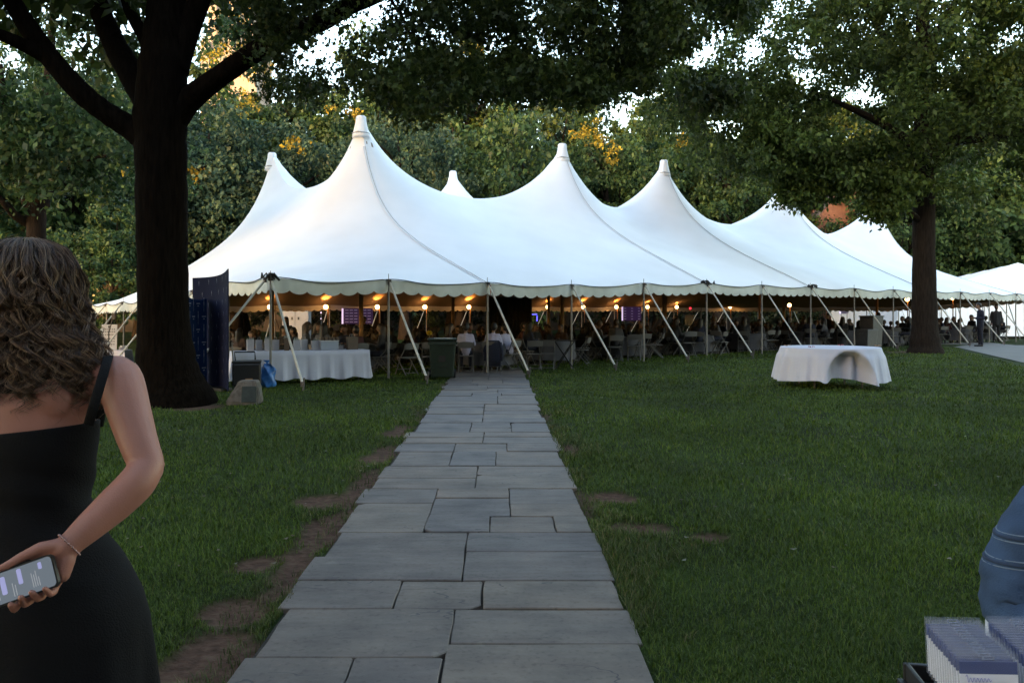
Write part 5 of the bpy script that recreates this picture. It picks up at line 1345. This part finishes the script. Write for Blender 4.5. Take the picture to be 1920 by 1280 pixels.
# standing people
def stander(u, vfeet, d, i, rz, label, mats, sc=1.0):
    x_ = (u-934)/1550*d; return person(STAND[i], x_, d, rz, label, mats=mats, sc=sc)
stander(1838, 653, 34.9, 0, 1.45, 'young man in a dark navy suit on the paved walk, looking down at his hands', [SK[1], TOPS[1], BOT[1], SHOE, HAIR[0]], 1.04)
stander(1868, 645, 40.5, 1, 2.8, 'man in a dark open jacket standing beyond the suited young man', [SK[0], TOPS[0], BOT[0], SHOE, HAIR[0]], 1.04)
for (u, d, i, rz, lb) in ((537, 30, 2, 3.0, 'dark silhouetted long haired guest standing before the pale cabinet'), (1132, 36, 1, 2.9, 'guest standing in brown under the tent between two globe lamps'), (1103, 40, 1, .4, 'tall dark guest standing deep under the tent beside the strap'), (1648, 44, 1, 1.5, 'dark guest standing under the tent behind the grey waste bins'), (1508, 46, 2, .6, 'guest standing deep in the tent above the lawn table'), (1268, 42, 1, 3.2, 'dark guest standing left of the white easel sheet'), (1552, 42, 1, 2.2, 'tall dark guest standing near the long strap by the waste bins'), (683, 33, 1, 3.3, 'dark guest standing in front of the lit purple poster')):
    stander(u, 0, d, i, rz, lb, [random.choice(SK), TOPS[2] if 'brown' in lb else TOPS[0], BOT[0], SHOE, HAIR[0]])
# ------------------------------------------------------------------ badge tray and registration table, close by
gT = G(1.6, 1.5)
t = thing('registration_table', (1.72, 1.40, gT), 'white clothed registration table holding the badge tray', 'table')
mb = MB(); mb.box((0, 0, .755 - gT), (1.76, .62, .03)); part('tabletop', mb, M['white'], t)
for sx in (-1, 1):
    for sy in (-1, 1): mb = MB(); mb.tube([(sx*.78, sy*.25, 0), (sx*.78, sy*.25, .74)], .018, 6); part('leg', mb, M['iron'], t)
mb = MB(); drape(mb, -.88, .88, -.32, .32, .776-gT, .12, .02, 40, .03); o = link('tablecloth', mb.mesh('tablecloth', [M['cloth']]), loc=(1.72, 1.40, gT)); tag(o, 'white cloth over the registration table near the viewer', 'tablecloth')
ZT = .778
t = thing('badge_tray', (.985, 1.55, ZT), 'black open tray packed with name badges near the viewer', 'tray', rz=-.16)
mb = MB(); mb.box((0, 0, .008), (.32, .42, .016)); part('tray_base', mb, M['black'], t)
for (x_, y_, sx, sy) in ((-.141, 0, .010, .42), (.155, 0, .012, .42), (0, -.205, .298, .012), (0, .205, .298, .012)):
    mb = MB(); mb.box((x_, y_, .034), (sx, sy, .036)); bevel(part('tray_side', mb, M['black'], t), .003)
M['vinyl'] = mat('clear_vinyl', (.55, .60, .75), .12); 
vn = M['vinyl'].node_tree; pb = vn.nodes['Principled BSDF']; tr_ = vn.nodes.new('ShaderNodeBsdfTransparent'); ms_ = vn.nodes.new('ShaderNodeMixShader'); ms_.inputs[0].default_value = .13
vn.links.new(tr_.outputs[0], ms_.inputs[1]); vn.links.new(pb.outputs[0], ms_.inputs[2]); vn.links.new(ms_.outputs[0], vn.nodes['Material Output'].inputs[0])
M['card'] = mat('badge_card', (.90, .90, .95), .6); M['band'] = mat('badge_band', (.022, .045, .19), .5); M['slotgrey'] = mat('slot_edge', (.26, .29, .38), .5); M['lilac'] = mat('lilac_ink', (.22, .22, .50), .7)
def badge(x_, y_, label, script=False):
    t = thing('name_badge', (x_, y_, ZT+.017), label, 'badge', 'name badges filed in the tray', rz=-.05 + random.uniform(-.012, .012))
    tl = Matrix.Rotation(R(-7+random.uniform(-.6, .6)), 3, 'X'); h = random.uniform(-.0012, .0012)
    def bx(nm, cx, z0, z1, wd, th, m_, yy=0):
        mb = MB(); c_ = tl @ Vector((cx, yy, (z0+z1)/2+h)); mb.box(tuple(c_), (wd, th, z1-z0), tilt=tl); return part(nm, mb, m_, t)
    bx('card', 0, .058, .128, .103, .0022, M['card']); bx('header_band', 0, .1282, .150, .103, .0024, M['band']); s = bx('sleeve', 0, .054, .164, .109, .004, M['vinyl'])
    mb = MB()
    for q in (-1, 1): c_ = tl @ Vector((q*.0095, -.0025, .157+h)); mb.box(tuple(c_), (.003, .001, .004), tilt=tl)
    c_ = tl @ Vector((0, -.0025, .1595+h)); mb.box(tuple(c_), (.022, .001, .0012), tilt=tl); c_ = tl @ Vector((0, -.0025, .1545+h)); mb.box(tuple(c_), (.022, .001, .0012), tilt=tl)
    part('slot', mb, M['slotgrey'], t)
    if script:
        mb = MB(); pts = []
        for i in range(70):
            f = i/69; pts.append(tl @ Vector((-.042+.045*f, -.003, .118 + h + .0042*math.sin(f*44)*(1-.3*f) + (.005 if i < 6 else 0))))
        mb.tube(pts, .0005, 4); part('script', mb, M['lilac'], t)
for i in range(14):
    f = i/13; badge(.927 - .034*f, 1.672 - .180*f, 'foremost name badge with a blue band and lilac script at the end of its file' if i == 13 else 'rearmost name badge in the long file, its clear top standing free' if i == 0 else 'name badge with a blue band inside the long file in the tray', i == 13)
for i in range(14):
    f = i/13; badge(1.058 - .034*f, 1.678 - .180*f, 'name badge in the second file of the tray, cut off by the picture edge', i == 13)

# ------------------------------------------------------------------ person in denim behind the table
M['denim'] = mat('denim', (.026, .058, .125), .9, .4, 7, .2, 220); M['stitch'] = mat('stitching', (.14, .19, .27), .9); M['denim_dark'] = mat('denim_seam', (.020, .038, .080), .9, .2, 30)
M['whitecotton'] = mat('white_cotton', (.55, .58, .66), .9, .05, 8)
px0, py0 = 1.565, 2.02; gP = G(px0, py0)
P = []
def addc(z, a, b, r0, r1): P.append((z, a, b, r0, r1))
for s in (-1, 1):
    addc(2, (s*.10, 0, .58), (s*.13, -.36, .56), .10, .075); addc(2, (s*.13, -.36, .54), (s*.13, -.34, .12), .065, .05); addc(3, (s*.13, -.32, .05), (s*.14, -.48, .045), .045, .04)
    addc(1, (s*.16, -.06, 1.09), (s*.27, -.02, .86), .085, .068); addc(1, (s*.27, -.02, .86), (s*.17, -.22, .82), .062, .048); addc(0, (s*.17, -.22, .82), (s*.12, -.30, .81), .034, .03)
    addc(1, (s*.09, 0, .78), (s*.10, -.04, 1.06), .12, .10)
addc(1, (0, 0, .62), (0, -.02, .85), .155, .15); addc(1, (0, -.02, .9), (0, -.04, 1.08), .15, .11)
addc(0, (0, -.05, 1.12), (0, -.08, 1.23), .055, .05); addc(0, (0, -.11, 1.30), (0, -.10, 1.37), .08, .09); addc(0, (0, -.20, 1.31), (0, -.205, 1.295), .016, .02)
addc(4, (0, -.07, 1.39), (0, -.04, 1.30), .097, .095); addc(4, (0, -.02, 1.3), (0, .02, 1.05), .09, .06)
dme = zone_body(P, .014, [SK[1], M['whitecotton'], BOT[1], SHOE, HAIR[1]], 5)
o = link('person', dme, loc=(px0, py0, gP)); tag(o, 'person in a blue denim jacket seated behind the badge tray at the picture edge', 'person'); den = o
# jacket: own cloth over the trunk and near arm
def jacket_fn(amp):
    def f(p, q):
        d = math.sin(p.z*46 + 3.2*math.cos(q*1.5) + 1.2*math.sin(p.z*13))**3*.5 + .5*math.sin(p.z*28 - 4*math.sin(q) + 1)**3
        p = p + Vector((math.cos(q), math.sin(q), 0))*amp*.55*d
        return p + Vector((amp*math.sin(q*4+p.z*31)+amp*.7*math.sin(q*9-p.z*17), amp*math.sin(q*5+p.z*23), amp*.6*math.sin(q*7+p.z*40)))
    return f
mb = MB()
rgs = [(-.02, .02, .70, .255, .215), (-.02, .02, .76, .275, .225), (-.02, .015, .82, .278, .225), (-.015, .01, .88, .282, .222), (-.01, 0, .94, .285, .218), (-.005, -.01, 1.00, .275, .20), (0, -.02, 1.06, .25, .18), (0, -.03, 1.12, .205, .15), (0, -.04, 1.165, .14, .11), (0, -.05, 1.19, .085, .085)]
dz = []
for a_, b_ in zip(rgs, rgs[1:]):
    for q in range(4): dz.append(tuple(a_[i]+(b_[i]-a_[i])*q/4 for i in range(5)))
dz.append(rgs[-1]); mb.loft(dz, 64, fn=jacket_fn(.010)); part('jacket', mb, M['denim'], den, smooth=True)
mb = MB(); sl = [(-.20, -.03, 1.10), (-.262, -.03, 1.02), (-.298, -.02, .94), (-.312, -.03, .87), (-.29, -.11, .83), (-.24, -.2, .82)]
sq = []; srr = []
for i in range(5):
    for q in range(8): f = q/8; sq.append(Vector(sl[i]).lerp(Vector(sl[i+1]), f)); srr.append(([.10, .098, .09, .082, .072, .062][i]*(1-f) + [.10, .098, .09, .082, .072, .062][i+1]*f)*(1 + .012*math.sin((i*8+q)*.9)+.010*math.sin((i*8+q)*1.9+1)))
mb.tube(sq, srr, 28); mb.v = [tuple(Vector(p) + Vector((.002*math.sin(p[2]*90+p[1]*50), .002*math.sin(p[2]*75-p[0]*60), .002*math.sin(p[0]*80)))) for p in mb.v]; part('sleeve', mb, M['denim'], den, smooth=True)
mb = MB(); mb.tube([(.2, -.03, 1.1), (.29, -.02, .96), (.30, -.03, .87), (.27, -.12, .83), (.22, -.2, .82)], [.10, .095, .08, .07, .06], 16); part('sleeve', mb, M['denim'], den, smooth=True)
from mathutils.bvhtree import BVHTree
BV = MB()
for ch in den.children:
    if ch.name.split('.')[0] in ('jacket', 'sleeve'): BV.add([v.co for v in ch.data.vertices], [tuple(p.vertices) for p in ch.data.polygons])
bvh = BVHTree.FromPolygons([Vector(v) for v in BV.v], BV.f)
def seam_band(z0, slope, rad, m_, nm, off):
    """a seam lying on the cloth, found by casting inwards from round the body"""
    pts = []
    for i in range(90):
        q = math.pi*.78 + 1.1*math.pi*i/89; dirv = Vector((math.cos(q), math.sin(q), 0)); z = z0 + off + slope*(.32 + .32*math.cos(q))
        h = bvh.ray_cast(Vector((-.03, 0, z)) + dirv*.9, -dirv)
        if h[0] is not None: pts.append(h[0] + dirv*.0012)
    for k in range(3): pts = [pts[0]] + [(pts[i-1]+pts[i]*2+pts[i+1])/4 for i in range(1, len(pts)-1)] + [pts[-1]]
    mb = MB(); mb.tube(pts, rad, 6); part(nm, mb, m_, den, smooth=True)
for z0 in (1.045-gP, .985-gP):
    seam_band(z0, .34, .0045, M['denim_dark'], 'sleeve_seam', 0)
    for q in (-.0085, .0085): seam_band(z0, .34, .0016, M['stitch'], 'stitching', q)
seam_band(1.10-gP, -.9, .0014, M['stitch'], 'stitching', .10)
mb = MB(); mb.loft([(-.02, .02, .50, .31, .24), (-.02, .02, .60, .318, .245), (-.02, .02, .74, .316, .235), (-.02, .02, .82, .308, .225), (-.01, .01, .88, .27, .20)], 40, fn=jacket_fn(.005)); part('shirt_tail', mb, M['whitecotton'], den, smooth=True)
mb = MB(); mb.box((0, -.02, .44), (.42, .42, .04)); t = thing('stool', (px0, py0, gP), 'white folding stool under the person in denim', 'stool'); part('seat', mb, M['white'], t)
for sx in (-1, 1):
    for sy in (-1, 1): mb = MB(); mb.tube([(sx*.17, sy*.17, .43), (sx*.19, sy*.19, 0)], .014, 6); part('leg', mb, M['iron'], t)

# ------------------------------------------------------------------ the woman in black, seen from behind
M['skin'] = mat('skin_warm', (.36, .155, .115), .5, .10, 9, .12, 300)
b_ = M['skin'].node_tree.nodes['Principled BSDF']; b_.inputs['Subsurface Weight'].default_value = .12; b_.inputs['Subsurface Radius'].default_value = (.012, .004, .002)
M['dress'] = mat('black_dress', (.004, .004, .005), .85, 0, 1, .3, 240, spec=.2)
WX, WY = -1.205, 2.13; gW = G(WX, WY)
wo = lambda v: (v[0]-WX, v[1]-WY, v[2]-gW)
mb = MB()
tors = [(0, 0, .86, .165, .12), (0, -.01, .93, .17, .125), (0, 0, 1.02, .14, .10), (0, 0, 1.08, .13, .092), (0, 0, 1.18, .142, .098), (0, 0, 1.28, .158, .10), (0, 0, 1.35, .168, .092), (0, .005, 1.40, .165, .08), (0, .01, 1.435, .135, .068), (0, .015, 1.465, .09, .058), (0, .02, 1.50, .058, .055), (0, .03, 1.58, .052, .055)]
mb.loft(tors, 40)
# shoulder blades and spine furrow come from soft lumps
for s in (-1, 1): mb.ball((s*.085, -.060, 1.365), (.055, .028, .060), 16, 10)
mb.ball((0, .045, 1.632), (.078, .098, .115), 24, 16); mb.ball((0, .075, 1.585), (.058, .072, .07), 20, 12)
mb.capsule((0, .138, 1.655), (0, .155, 1.625), .010, .014); mb.ball((0, .128, 1.585), (.024, .016, .008), 10, 6)
for s in (-1, 1): mb.ball((s*.08, .03, 1.64), (.012, .026, .034), 10, 8); mb.ball((s*.03, .125, 1.668), (.014, .010, .009), 10, 6)
for s in (-1, 1):
    mb.capsule((s*.085, 0, .88), (s*.09, .01, .48), .095, .062); mb.capsule((s*.09, .01, .48), (s*.095, -.02, .09), .058, .038); mb.capsule((s*.095, -.03, .04), (s*.11, .17, .03), .038, .032)
def limb(pts, rad, seg=20, flat=1.0, up=None):
    q = []; rq = []
    pts = [Vector(p) for p in pts]
    for i in range(len(pts)-1):
        p0 = pts[max(i-1, 0)]; p1 = pts[i]; p2 = pts[i+1]; p3 = pts[min(i+2, len(pts)-1)]
        for s in range(5):
            tt = s/5; q.append(.5*((2*p1)+(p2-p0)*tt+(2*p0-5*p1+4*p2-p3)*tt*tt+(3*p1-p0-3*p2+p3)*tt**3)); rq.append(rad[i]*(1-tt)+rad[i+1]*tt)
    q.append(pts[-1]); rq.append(rad[-1])
    mb.tube(q, rq, seg, flat=flat, up=up); mb.ball(q[0], rq[0], 12, 8); mb.ball(q[-1], rq[-1]*(flat if flat < 1 else 1), 12, 8)
A_ = lambda u, v, d: wo(at(u, v, d))
# right arm bent behind the back
limb([A_(196, 716, 2.14), A_(222, 712, 2.125), A_(243, 775, 2.09), A_(260, 830, 2.06), A_(276, 872, 2.04)], [.060, .059, .052, .046, .041])
limb([A_(276, 872, 2.04), A_(256, 905, 2.01), A_(215, 945, 1.98), A_(170, 985, 1.945), A_(138, 1014, 1.92), A_(122, 1030, 1.91)], [.041, .045, .043, .036, .0295, .029])
mb.ball(A_(291, 882, 2.045), (.020, .022, .024), 12, 8)
# left arm, mostly outside the picture
limb([(-.178, 0, 1.40), (-.225, 0, 1.34), (-.235, .02, 1.2), (-.24, .03, 1.11), (-.225, .10, .98), (-.20, .16, .88)], [.058, .054, .045, .038, .036, .026])
mb.capsule((-.20, .16, .88), (-.19, .19, .80), .03, .026)
for i in range(4): mb.capsule((-.205+.018*i*.6, .175+.012*i, .81), (-.19+.015*i*.6, .20+.014*i, .73), .009, .007)
mb.capsule((-.185, .16, .84), (-.16, .17, .78), .011, .009)
# right hand: palm to the viewer, holding the phone
W_ = (122, 1030, 1.905)
mcp = [(70, 1052, 1.902), (82, 1068, 1.903), (94, 1082, 1.902), (106, 1092, 1.898)]
for (u, v, d), rr in zip(mcp, (.0135, .014, .0135, .0125)): mb.capsule(A_(*W_), A_(u, v, d), .019, rr, 12)
mb.capsule(A_(128, 1048, 1.90), A_(118, 1078, 1.893), .017, .016); mb.capsule(A_(110, 1022, 1.905), A_(84, 1032, 1.897), .0175, .0155)
th = [(108, 1022, 1.90), (76, 1027, 1.892), (40, 1044, 1.878), (14, 1059, 1.868), (-4, 1067, 1.862)]
for a_, b_, r0, r1 in zip(th, th[1:], (.0165, .0145, .0115, .0098), (.0145, .0115, .0098, .0076)): mb.capsule(A_(*a_), A_(*b_), r0, r1, 12)
fng = [[(106, 1092, 1.898), (101, 1109, 1.888), (94, 1113, 1.862), (84, 1103, 1.842)], [(94, 1082, 1.902), (80, 1116, 1.892), (70, 1122, 1.866), (60, 1110, 1.844)],
       [(82, 1068, 1.903), (58, 1124, 1.894), (46, 1132, 1.868), (39, 1120, 1.846)], [(70, 1052, 1.902), (38, 1126, 1.894), (27, 1142, 1.870), (20, 1133, 1.848)]]
for ch_, rs in zip(fng, ((.0095, .0088, .0080, .0072), (.0105, .0098, .0088, .0078), (.011, .0102, .0092, .008), (.0108, .010, .009, .0079))):
    for k in range(3): mb.capsule(A_(*ch_[k]), A_(*ch_[k+1]), rs[k], rs[k+1], 12)
wme = voxel_mesh(mb, .0048, 3, .5); wme.materials.clear(); wme.materials.append(M['skin'])
wom = link('person', wme, loc=(WX, WY, gW)); tag(wom, 'curly haired woman in a black dress, back turned, holding a phone behind her', 'person')
# dress
mb = MB()
top = [(0, 0, .30, .36, .27), (.01, -.005, .45, .335, .25), (.02, -.01, .60, .30, .215), (.03, -.015, .72, .284, .19), (.035, -.018, .80, .272, .178), (.032, -.018, .86, .258, .170), (.024, -.014, .92, .234, .157), (.012, -.008, .98, .204, .136), (.004, -.004, 1.04, .173, .117), (0, -.002, 1.10, .152, .108), (0, 0, 1.18, .160, .112), (0, 0, 1.25, .170, .115), (0, 0, 1.285, .172, .113)]
dz = []
for a_, b_ in zip(top, top[1:]):
    for q in range(5): dz.append(tuple(a_[i]+(b_[i]-a_[i])*q/5 for i in range(5)))
dz.append(top[-1])
def drs(p, q):
    f = float(sstep(.9, .3, p.z)); w_ = .020*f*math.sin(q*9+.5) + .008*f*math.sin(q*17) + .0035*math.sin(p.z*60+q*3)*float(sstep(.9, 1.0, p.z))*(1-float(sstep(1.15, 1.25, p.z)))
    e = Vector((p.x + w_*math.cos(q), p.y + w_*math.sin(q), p.z))
    if p.z > 1.2: e.z += (p.x)*.10*(p.z-1.2)/.085
    return e
mb.loft(dz, 96, fn=drs); part('dress', mb, M['dress'], wom, smooth=True)
mb = MB(); sp_ = [A_(166, 796, 2.012), A_(176, 760, 2.005), A_(187, 724, 2.018), A_(197, 690, 2.05), A_(203, 668, 2.10), A_(205, 672, 2.18), A_(196, 740, 2.235), A_(185, 800, 2.25)]
mb.tube(sp_, .0125, 10, flat=.16, up=(.2, -1, .1)); part('strap', mb, M['dress'], wom, smooth=True)
mb = MB(); mb.tube([(-x_, y_, z_) for (x_, y_, z_) in [tuple(q) for q in sp_]], .0185, 10, flat=.16, up=(-.2, -1, .1)); part('strap', mb, M['dress'], wom, smooth=True)
for s in (-1, 1):
    mb = MB(); mb.loft([(s*.095, -.035, -.005, .035, .05), (s*.10, .02, .0, .04, .13), (s*.105, .04, .035, .043, .14), (s*.10, -.01, .08, .042, .075)], 20); part('shoe', mb, SHOE, wom, smooth=True)
# hair: a soft dark core and many separate curls
M['hairdark'] = mat('hair_core', (.012, .008, .006), .8, .3, 30, .6, 90)
hm = bpy.data.materials.new('curly_hair'); hm.use_nodes = True; N = hm.node_tree.nodes; L = hm.node_tree.links; hb = N['Principled BSDF']; hb.inputs['Roughness'].default_value = .38; hb.inputs['Specular IOR Level'].default_value = .6
gp = N.new('ShaderNodeNewGeometry'); L.new(ramp([(0, (.018, .008, .005)), (.35, (.050, .023, .013)), (.6, (.115, .056, .030)), (.82, (.22, .125, .068)), (1, (.42, .28, .17))], gp.outputs['Random Per Island']), hb.inputs['Base Color'])
prof = [(1.778, .005), (1.770, .05), (1.748, .090), (1.705, .118), (1.65, .130), (1.60, .138), (1.54, .150), (1.48, .176), (1.42, .196), (1.37, .190), (1.30, .165)]
pz = np.array([p[0] for p in prof])[::-1]; pr = np.array([p[1] for p in prof])[::-1]
HX, HY = -.018, .015
def hr(z, q):
    r_ = float(np.interp(z, pz, pr)); ex = r_*(1.05 + .13*float(sstep(1.58, 1.44, z))); ey = r_*(1.0 if z > 1.6 else .85 - .35*float(sstep(1.6, 1.42, z)))
    return HX + ex*math.cos(q), HY - .02*float(sstep(1.6, 1.45, z)) + ey*math.sin(q)
mb = MB(); vs = []; fs = []; sg = 40; zs = [1.771, 1.762, 1.742, 1.70, 1.65, 1.6, 1.54, 1.48, 1.42, 1.385]
for z in zs:
    for j in range(sg):
        q = 2*math.pi*j/sg; x_, y_ = hr(z, q); k = .86
        fr_ = max(0, math.sin(q)); yy = HY+(y_-HY)*k
        if z < 1.70 and yy > .06: yy = .06                  # leave the face free
        vs.append((HX+(x_-HX)*k, yy, z-.004))
for i in range(len(zs)-1):
    for j in range(sg): k = (j+1) % sg; fs.append((i*sg+j, i*sg+k, (i+1)*sg+k, (i+1)*sg+j))
fs += [tuple(range(sg)), tuple((len(zs)-1)*sg + j for j in range(sg))[::-1]]
mb.add(vs, fs); hair = part('hair', mb, M['hairdark'], wom, smooth=True)
r = np.random.default_rng(77); V = []; Fc = []; base = 0; NL = 240; SEG = 3
for lk in range(NL):
    q0 = r.uniform(math.pi*.92, math.pi*2.08)          # back and both sides
    layer = r.random(); z0 = 1.776 - .05*r.random()**1.5 if r.random() < .7 else 1.72 - .22*r.random()
    z1 = 1.305 + .11*r.random()**1.2 - .05*(r.random() < .12) + .05*abs(math.cos(q0))*r.random()
    if r.random() < .22: z1 = 1.44 + .16*r.random()
    n = 34; cr = r.uniform(.006, .0115); wl = r.uniform(.068, .105); ph = r.uniform(0, 6.28); sgn = 1 if r.random() < .5 else -1; dq = r.normal()*.16; kx = 1.01 + .05*r.normal() - .12*layer
    ns = int(r.integers(12, 22)); sp0 = r.uniform(.004, .009)
    zz = z0 + (z1-z0)*np.linspace(0, 1, n)
    for s in range(ns):
        oa = r.uniform(0, 6.28); orr = sp0*math.sqrt(r.random()); dph = r.normal()*.32; tk0 = r.uniform(.00035, .0009); fz1, fz2, fz3 = r.uniform(0, 6.28, 3); fa_ = .0028*r.random()**2*(6 if r.random() < .12 else 1); short = .85 + .15*r.random(); m_ = max(12, int(n*short)); fz = r.normal()*.0
        cpt = np.zeros((m_, 3))
        for i in range(m_):
            f = i/(n-1); q = q0 + dq*f; x_, y_ = hr(zz[i], q); x_ = HX + (x_-HX)*kx; y_ = HY + (y_-HY)*kx
            amp = cr*min(1, .12 + 1.6*f)*(1 + .45*f); an = ph + dph*f + sgn*2*math.pi*(z0-zz[i])/(wl*(1.15-.35*f))
            rad_ = np.array([math.cos(q), math.sin(q), 0]); tan_ = np.array([-math.sin(q), math.cos(q), 0]); spr = orr*(.5+1.2*f)
            cpt[i] = np.array([x_, y_, zz[i]]) + rad_*(amp*.9*math.cos(an) + spr*math.cos(oa)) + tan_*(amp*1.15*math.sin(an) + spr*math.sin(oa)) + np.array([math.sin(f*31+fz1), math.sin(f*27+fz2), math.sin(f*23+fz3)])*fa_*(.4+f)
        tg = np.gradient(cpt, axis=0); tg /= np.linalg.norm(tg, axis=1)[:, None]
        a_ = np.cross(tg, np.array([.3, .9, .2])); a_ /= np.linalg.norm(a_, axis=1)[:, None]+1e-9; bq = np.cross(tg, a_)
        tk = tk0*np.sin(np.linspace(.25, math.pi*.97, m_))**.5
        rv = np.stack([cpt + (a_*math.cos(2*math.pi*j/SEG) + bq*math.sin(2*math.pi*j/SEG))*tk[:, None] for j in range(SEG)], 1).reshape(-1, 3)
        V.append(rv); ii = np.arange(m_-1)[:, None]*SEG + np.arange(SEG)[None]; jj = np.arange(m_-1)[:, None]*SEG + (np.arange(SEG)[None]+1) % SEG
        Fc.append(np.stack([ii, jj, jj+SEG, ii+SEG], -1).reshape(-1, 4) + base); base += m_*SEG
o = link('curls', np_mesh('curls', np.concatenate(V), np.concatenate(Fc), 4, [hm], True), hair)
o['kind'] = 'stuff'
# phone held in her hand
Lx = Vector((-.943, -.02, -.333)).normalized(); nrm = Vector((.10, -1, .22)); nrm = (nrm - Lx*nrm.dot(Lx)).normalized(); Sy = nrm.cross(Lx).normalized()
if Sy.z < 0: Sy = -Sy
pc = at(104, 1067, 1.866) + Lx*.074
t = thing('phone', tuple(pc), 'dark phone with a lit chat screen held behind the woman, in her right hand', 'phone')
M['case'] = mat('phone_case', (.010, .012, .014), .35); M['lcd'] = mat('phone_screen', (.02, .025, .03), .15, emit=.022, ecol=(.50, .66, .82)); M['bubble'] = mat('chat_bubble', (.1, .1, .2), .3, emit=.05, ecol=(.48, .55, 1.0)); M['line'] = mat('chat_text', (.1, .1, .1), .3, emit=.035, ecol=(.65, .75, .85))
def slab(hl, hw, th, rc, off=0, cx=0, cy=0):
    mb = MB(); out = []
    for (sx, sy) in ((1, 1), (-1, 1), (-1, -1), (1, -1)):
        a0 = {(1, 1): 0, (-1, 1): 90, (-1, -1): 180, (1, -1): 270}[(sx, sy)]
        for k in range(6):
            a = R(a0 + 18*k); out.append((cx+sx*(hl-rc)+rc*math.cos(a), cy+sy*(hw-rc)+rc*math.sin(a)))
    n = len(out)
    f_ = [Lx*x + Sy*y + nrm*(off+th/2) for x, y in out]; k_ = [Lx*x + Sy*y + nrm*(off-th/2) for x, y in out]
    mb.add(f_ + k_, [tuple(range(n)), tuple(range(2*n-1, n-1, -1))] + [(i, i+n, (i+1) % n+n, (i+1) % n) for i in range(n)]); return mb
part('case', slab(.0765, .0375, .010, .012), M['case'], t)
sc_ = part('screen', slab(.0725, .0335, .0012, .009, .0052), M['lcd'], t)
for (cx, cy, hl, hw) in ((.004, .012, .0052, .017), (.044, .004, .006, .020), (-.045, .020, .0042, .0075)): part('chat_bubble', slab(hl, hw, .0004, min(hl, hw)*.6, .0062, cx, cy), M['bubble'], sc_)
mb = MB()
for (cx, cy, hw) in ((-.022, -.006, .016), (-.027, -.008, .014), (-.032, -.004, .017), (-.037, -.012, .010), (.018, -.014, .012), (.024, -.012, .015), (.058, -.010, .014)):
    q_ = slab(.0008, hw, .0004, .0006, .0062, cx, cy); mb.add(q_.v, q_.f)
o = part('text_lines', mb, M['line'], sc_); o['kind'] = 'stuff'
# bracelet
mb = MB(); wc = Vector(at(130, 1021, 1.915)); ax = (Vector(at(170, 985, 1.945)) - wc).normalized(); e1 = ax.orthogonal().normalized(); e2 = ax.cross(e1)
t = thing('bracelet', tuple(wc), 'thin pink beaded bracelet on the wrist holding the phone', 'bracelet')
for i in range(34):
    q = 2*math.pi*i/34; p = (e1*math.cos(q) + e2*math.sin(q))*.0325
    mb.ball(tuple(p), .0030 if i % 2 else .0023, 6, 4)
part('beads', mb, mat('rose_beads', (.40, .25, .24), .25, metal=.5), t, smooth=True)['kind'] = 'stuff'
